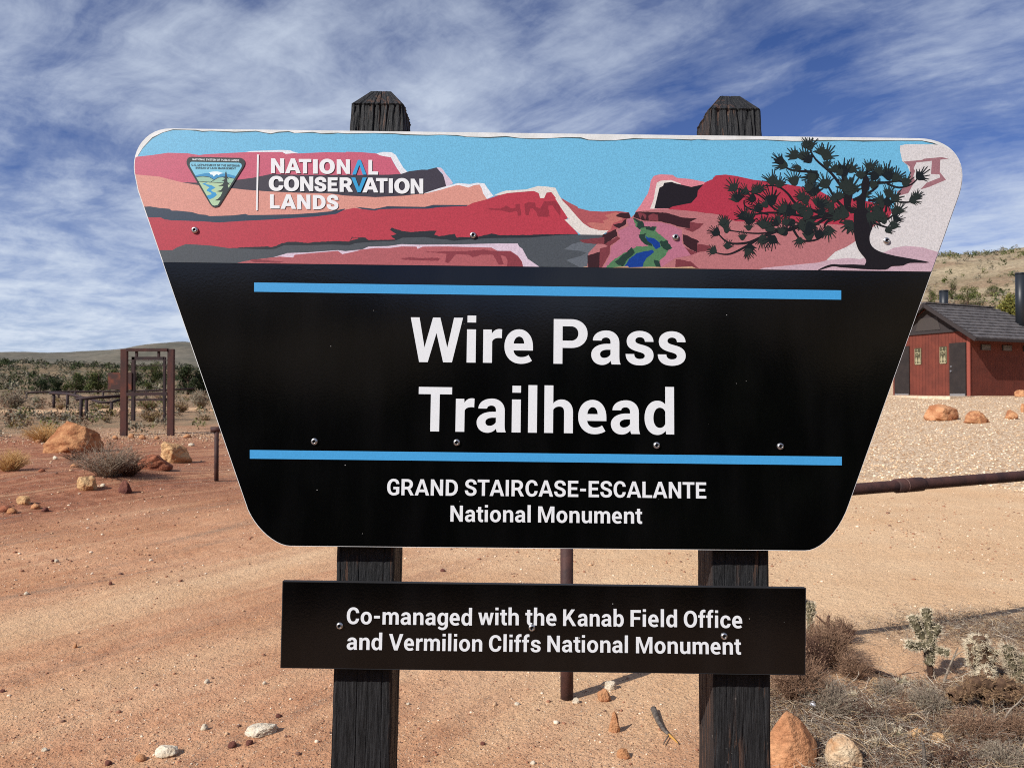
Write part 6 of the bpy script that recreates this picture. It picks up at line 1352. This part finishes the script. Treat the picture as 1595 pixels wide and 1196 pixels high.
mb.tube([a - g0, b - g0, c - g0], [.007, .005, .002], 8); mb.build('broken_tip', mat('fresh_wood', s2l((188, 140, 70)), .8), stk)
stick([(1548, 1122, 0), (1549, 1104, 0), (1547, 1088, 0)], 1.8, 'grey', 'thin grey stick propping the sprawled brown cholla', 'stick')
stick([(1552, 1148, 0), (1570, 1110, 2), (1586, 1094, 3), (1600, 1078, 4)], 1.6, 'grey', 'long thin grey twig at the right edge below the chollas', 'stick')

# grass and twig litter
def litter(name, n, xr, yr, mats, p, lmin, lmax, flat, rad_, thr=.0, dens=None):
    x = RNG.uniform(*xr, n * 3); y = RNG.uniform(*yr, n * 3); m_ = litter_and_rear_dark_mask(x, y); k = RNG.random(n * 3) < m_ ** 1.5 * (1 if dens is None else dens(x, y)); x, y = x[k][:n], y[k][:n]; n = len(x)
    z = H(x, y); l = RNG.uniform(lmin, lmax, n) * RNG.uniform(.5, 1, n); a = RNG.uniform(0, 2 * PI, n); el = np.abs(RNG.normal(0, flat, n)); d = np.stack([np.cos(a) * np.cos(el), np.sin(a) * np.cos(el), np.sin(el)], 1)
    t = np.linspace(0, 1, 4); bend = RNG.normal(size=(n, 3)) * l[:, None] * .16; bend[:, 2] = np.abs(bend[:, 2]) * .6
    P_ = np.stack([x, y, z + RNG.uniform(.002, .03, n)], 1)[:, None] + d[:, None] * (l[:, None] * t)[..., None] + bend[:, None] * np.sin(t * PI)[None, :, None]
    R_ = RNG.uniform(.6, 1.3, n)[:, None] * rad_ * np.linspace(1, .5, 4)[None]
    o = tubes(name, P_, R_, mats, None, mi=RNG.choice(len(mats), n, p=p)); o['kind'] = 'stuff'; return o
LT = [mat('litter_grey', s2l((142, 130, 116)), .9), mat('litter_straw', s2l((190, 164, 128)), .9), mat('litter_brown', s2l((112, 84, 66)), .9), mat('litter_pale', s2l((222, 208, 186)), .85)]
litter('dry_grass_litter', 56000, (.9, 4.6), (2.4, 5.9), LT, [.42, .16, .36, .06], .03, .12, .42, .0012)
litter('twig_litter', 3200, (.9, 4.6), (2.4, 5.0), LT, [.34, .22, .3, .14], .10, .26, .22, .0018)

sg = G(1266, 1112); rg = np.random.default_rng(5); bm = bmesh.new(); bmesh.ops.create_icosphere(bm, subdivisions=2, radius=.014)
for v in bm.verts: v.co *= 1 + .35 * rg.normal() * .6
me = bpy.data.meshes.new('paper_scrap'); bm.to_mesh(me); bm.free()
o = link_mesh('paper_scrap', me, mat('scrap_white', (.78, .80, .88), .6)); o.location = sg + Vector((0, 0, .05)); tag(o, 'small crumpled white scrap caught in the brush above the pointed rock', 'litter')
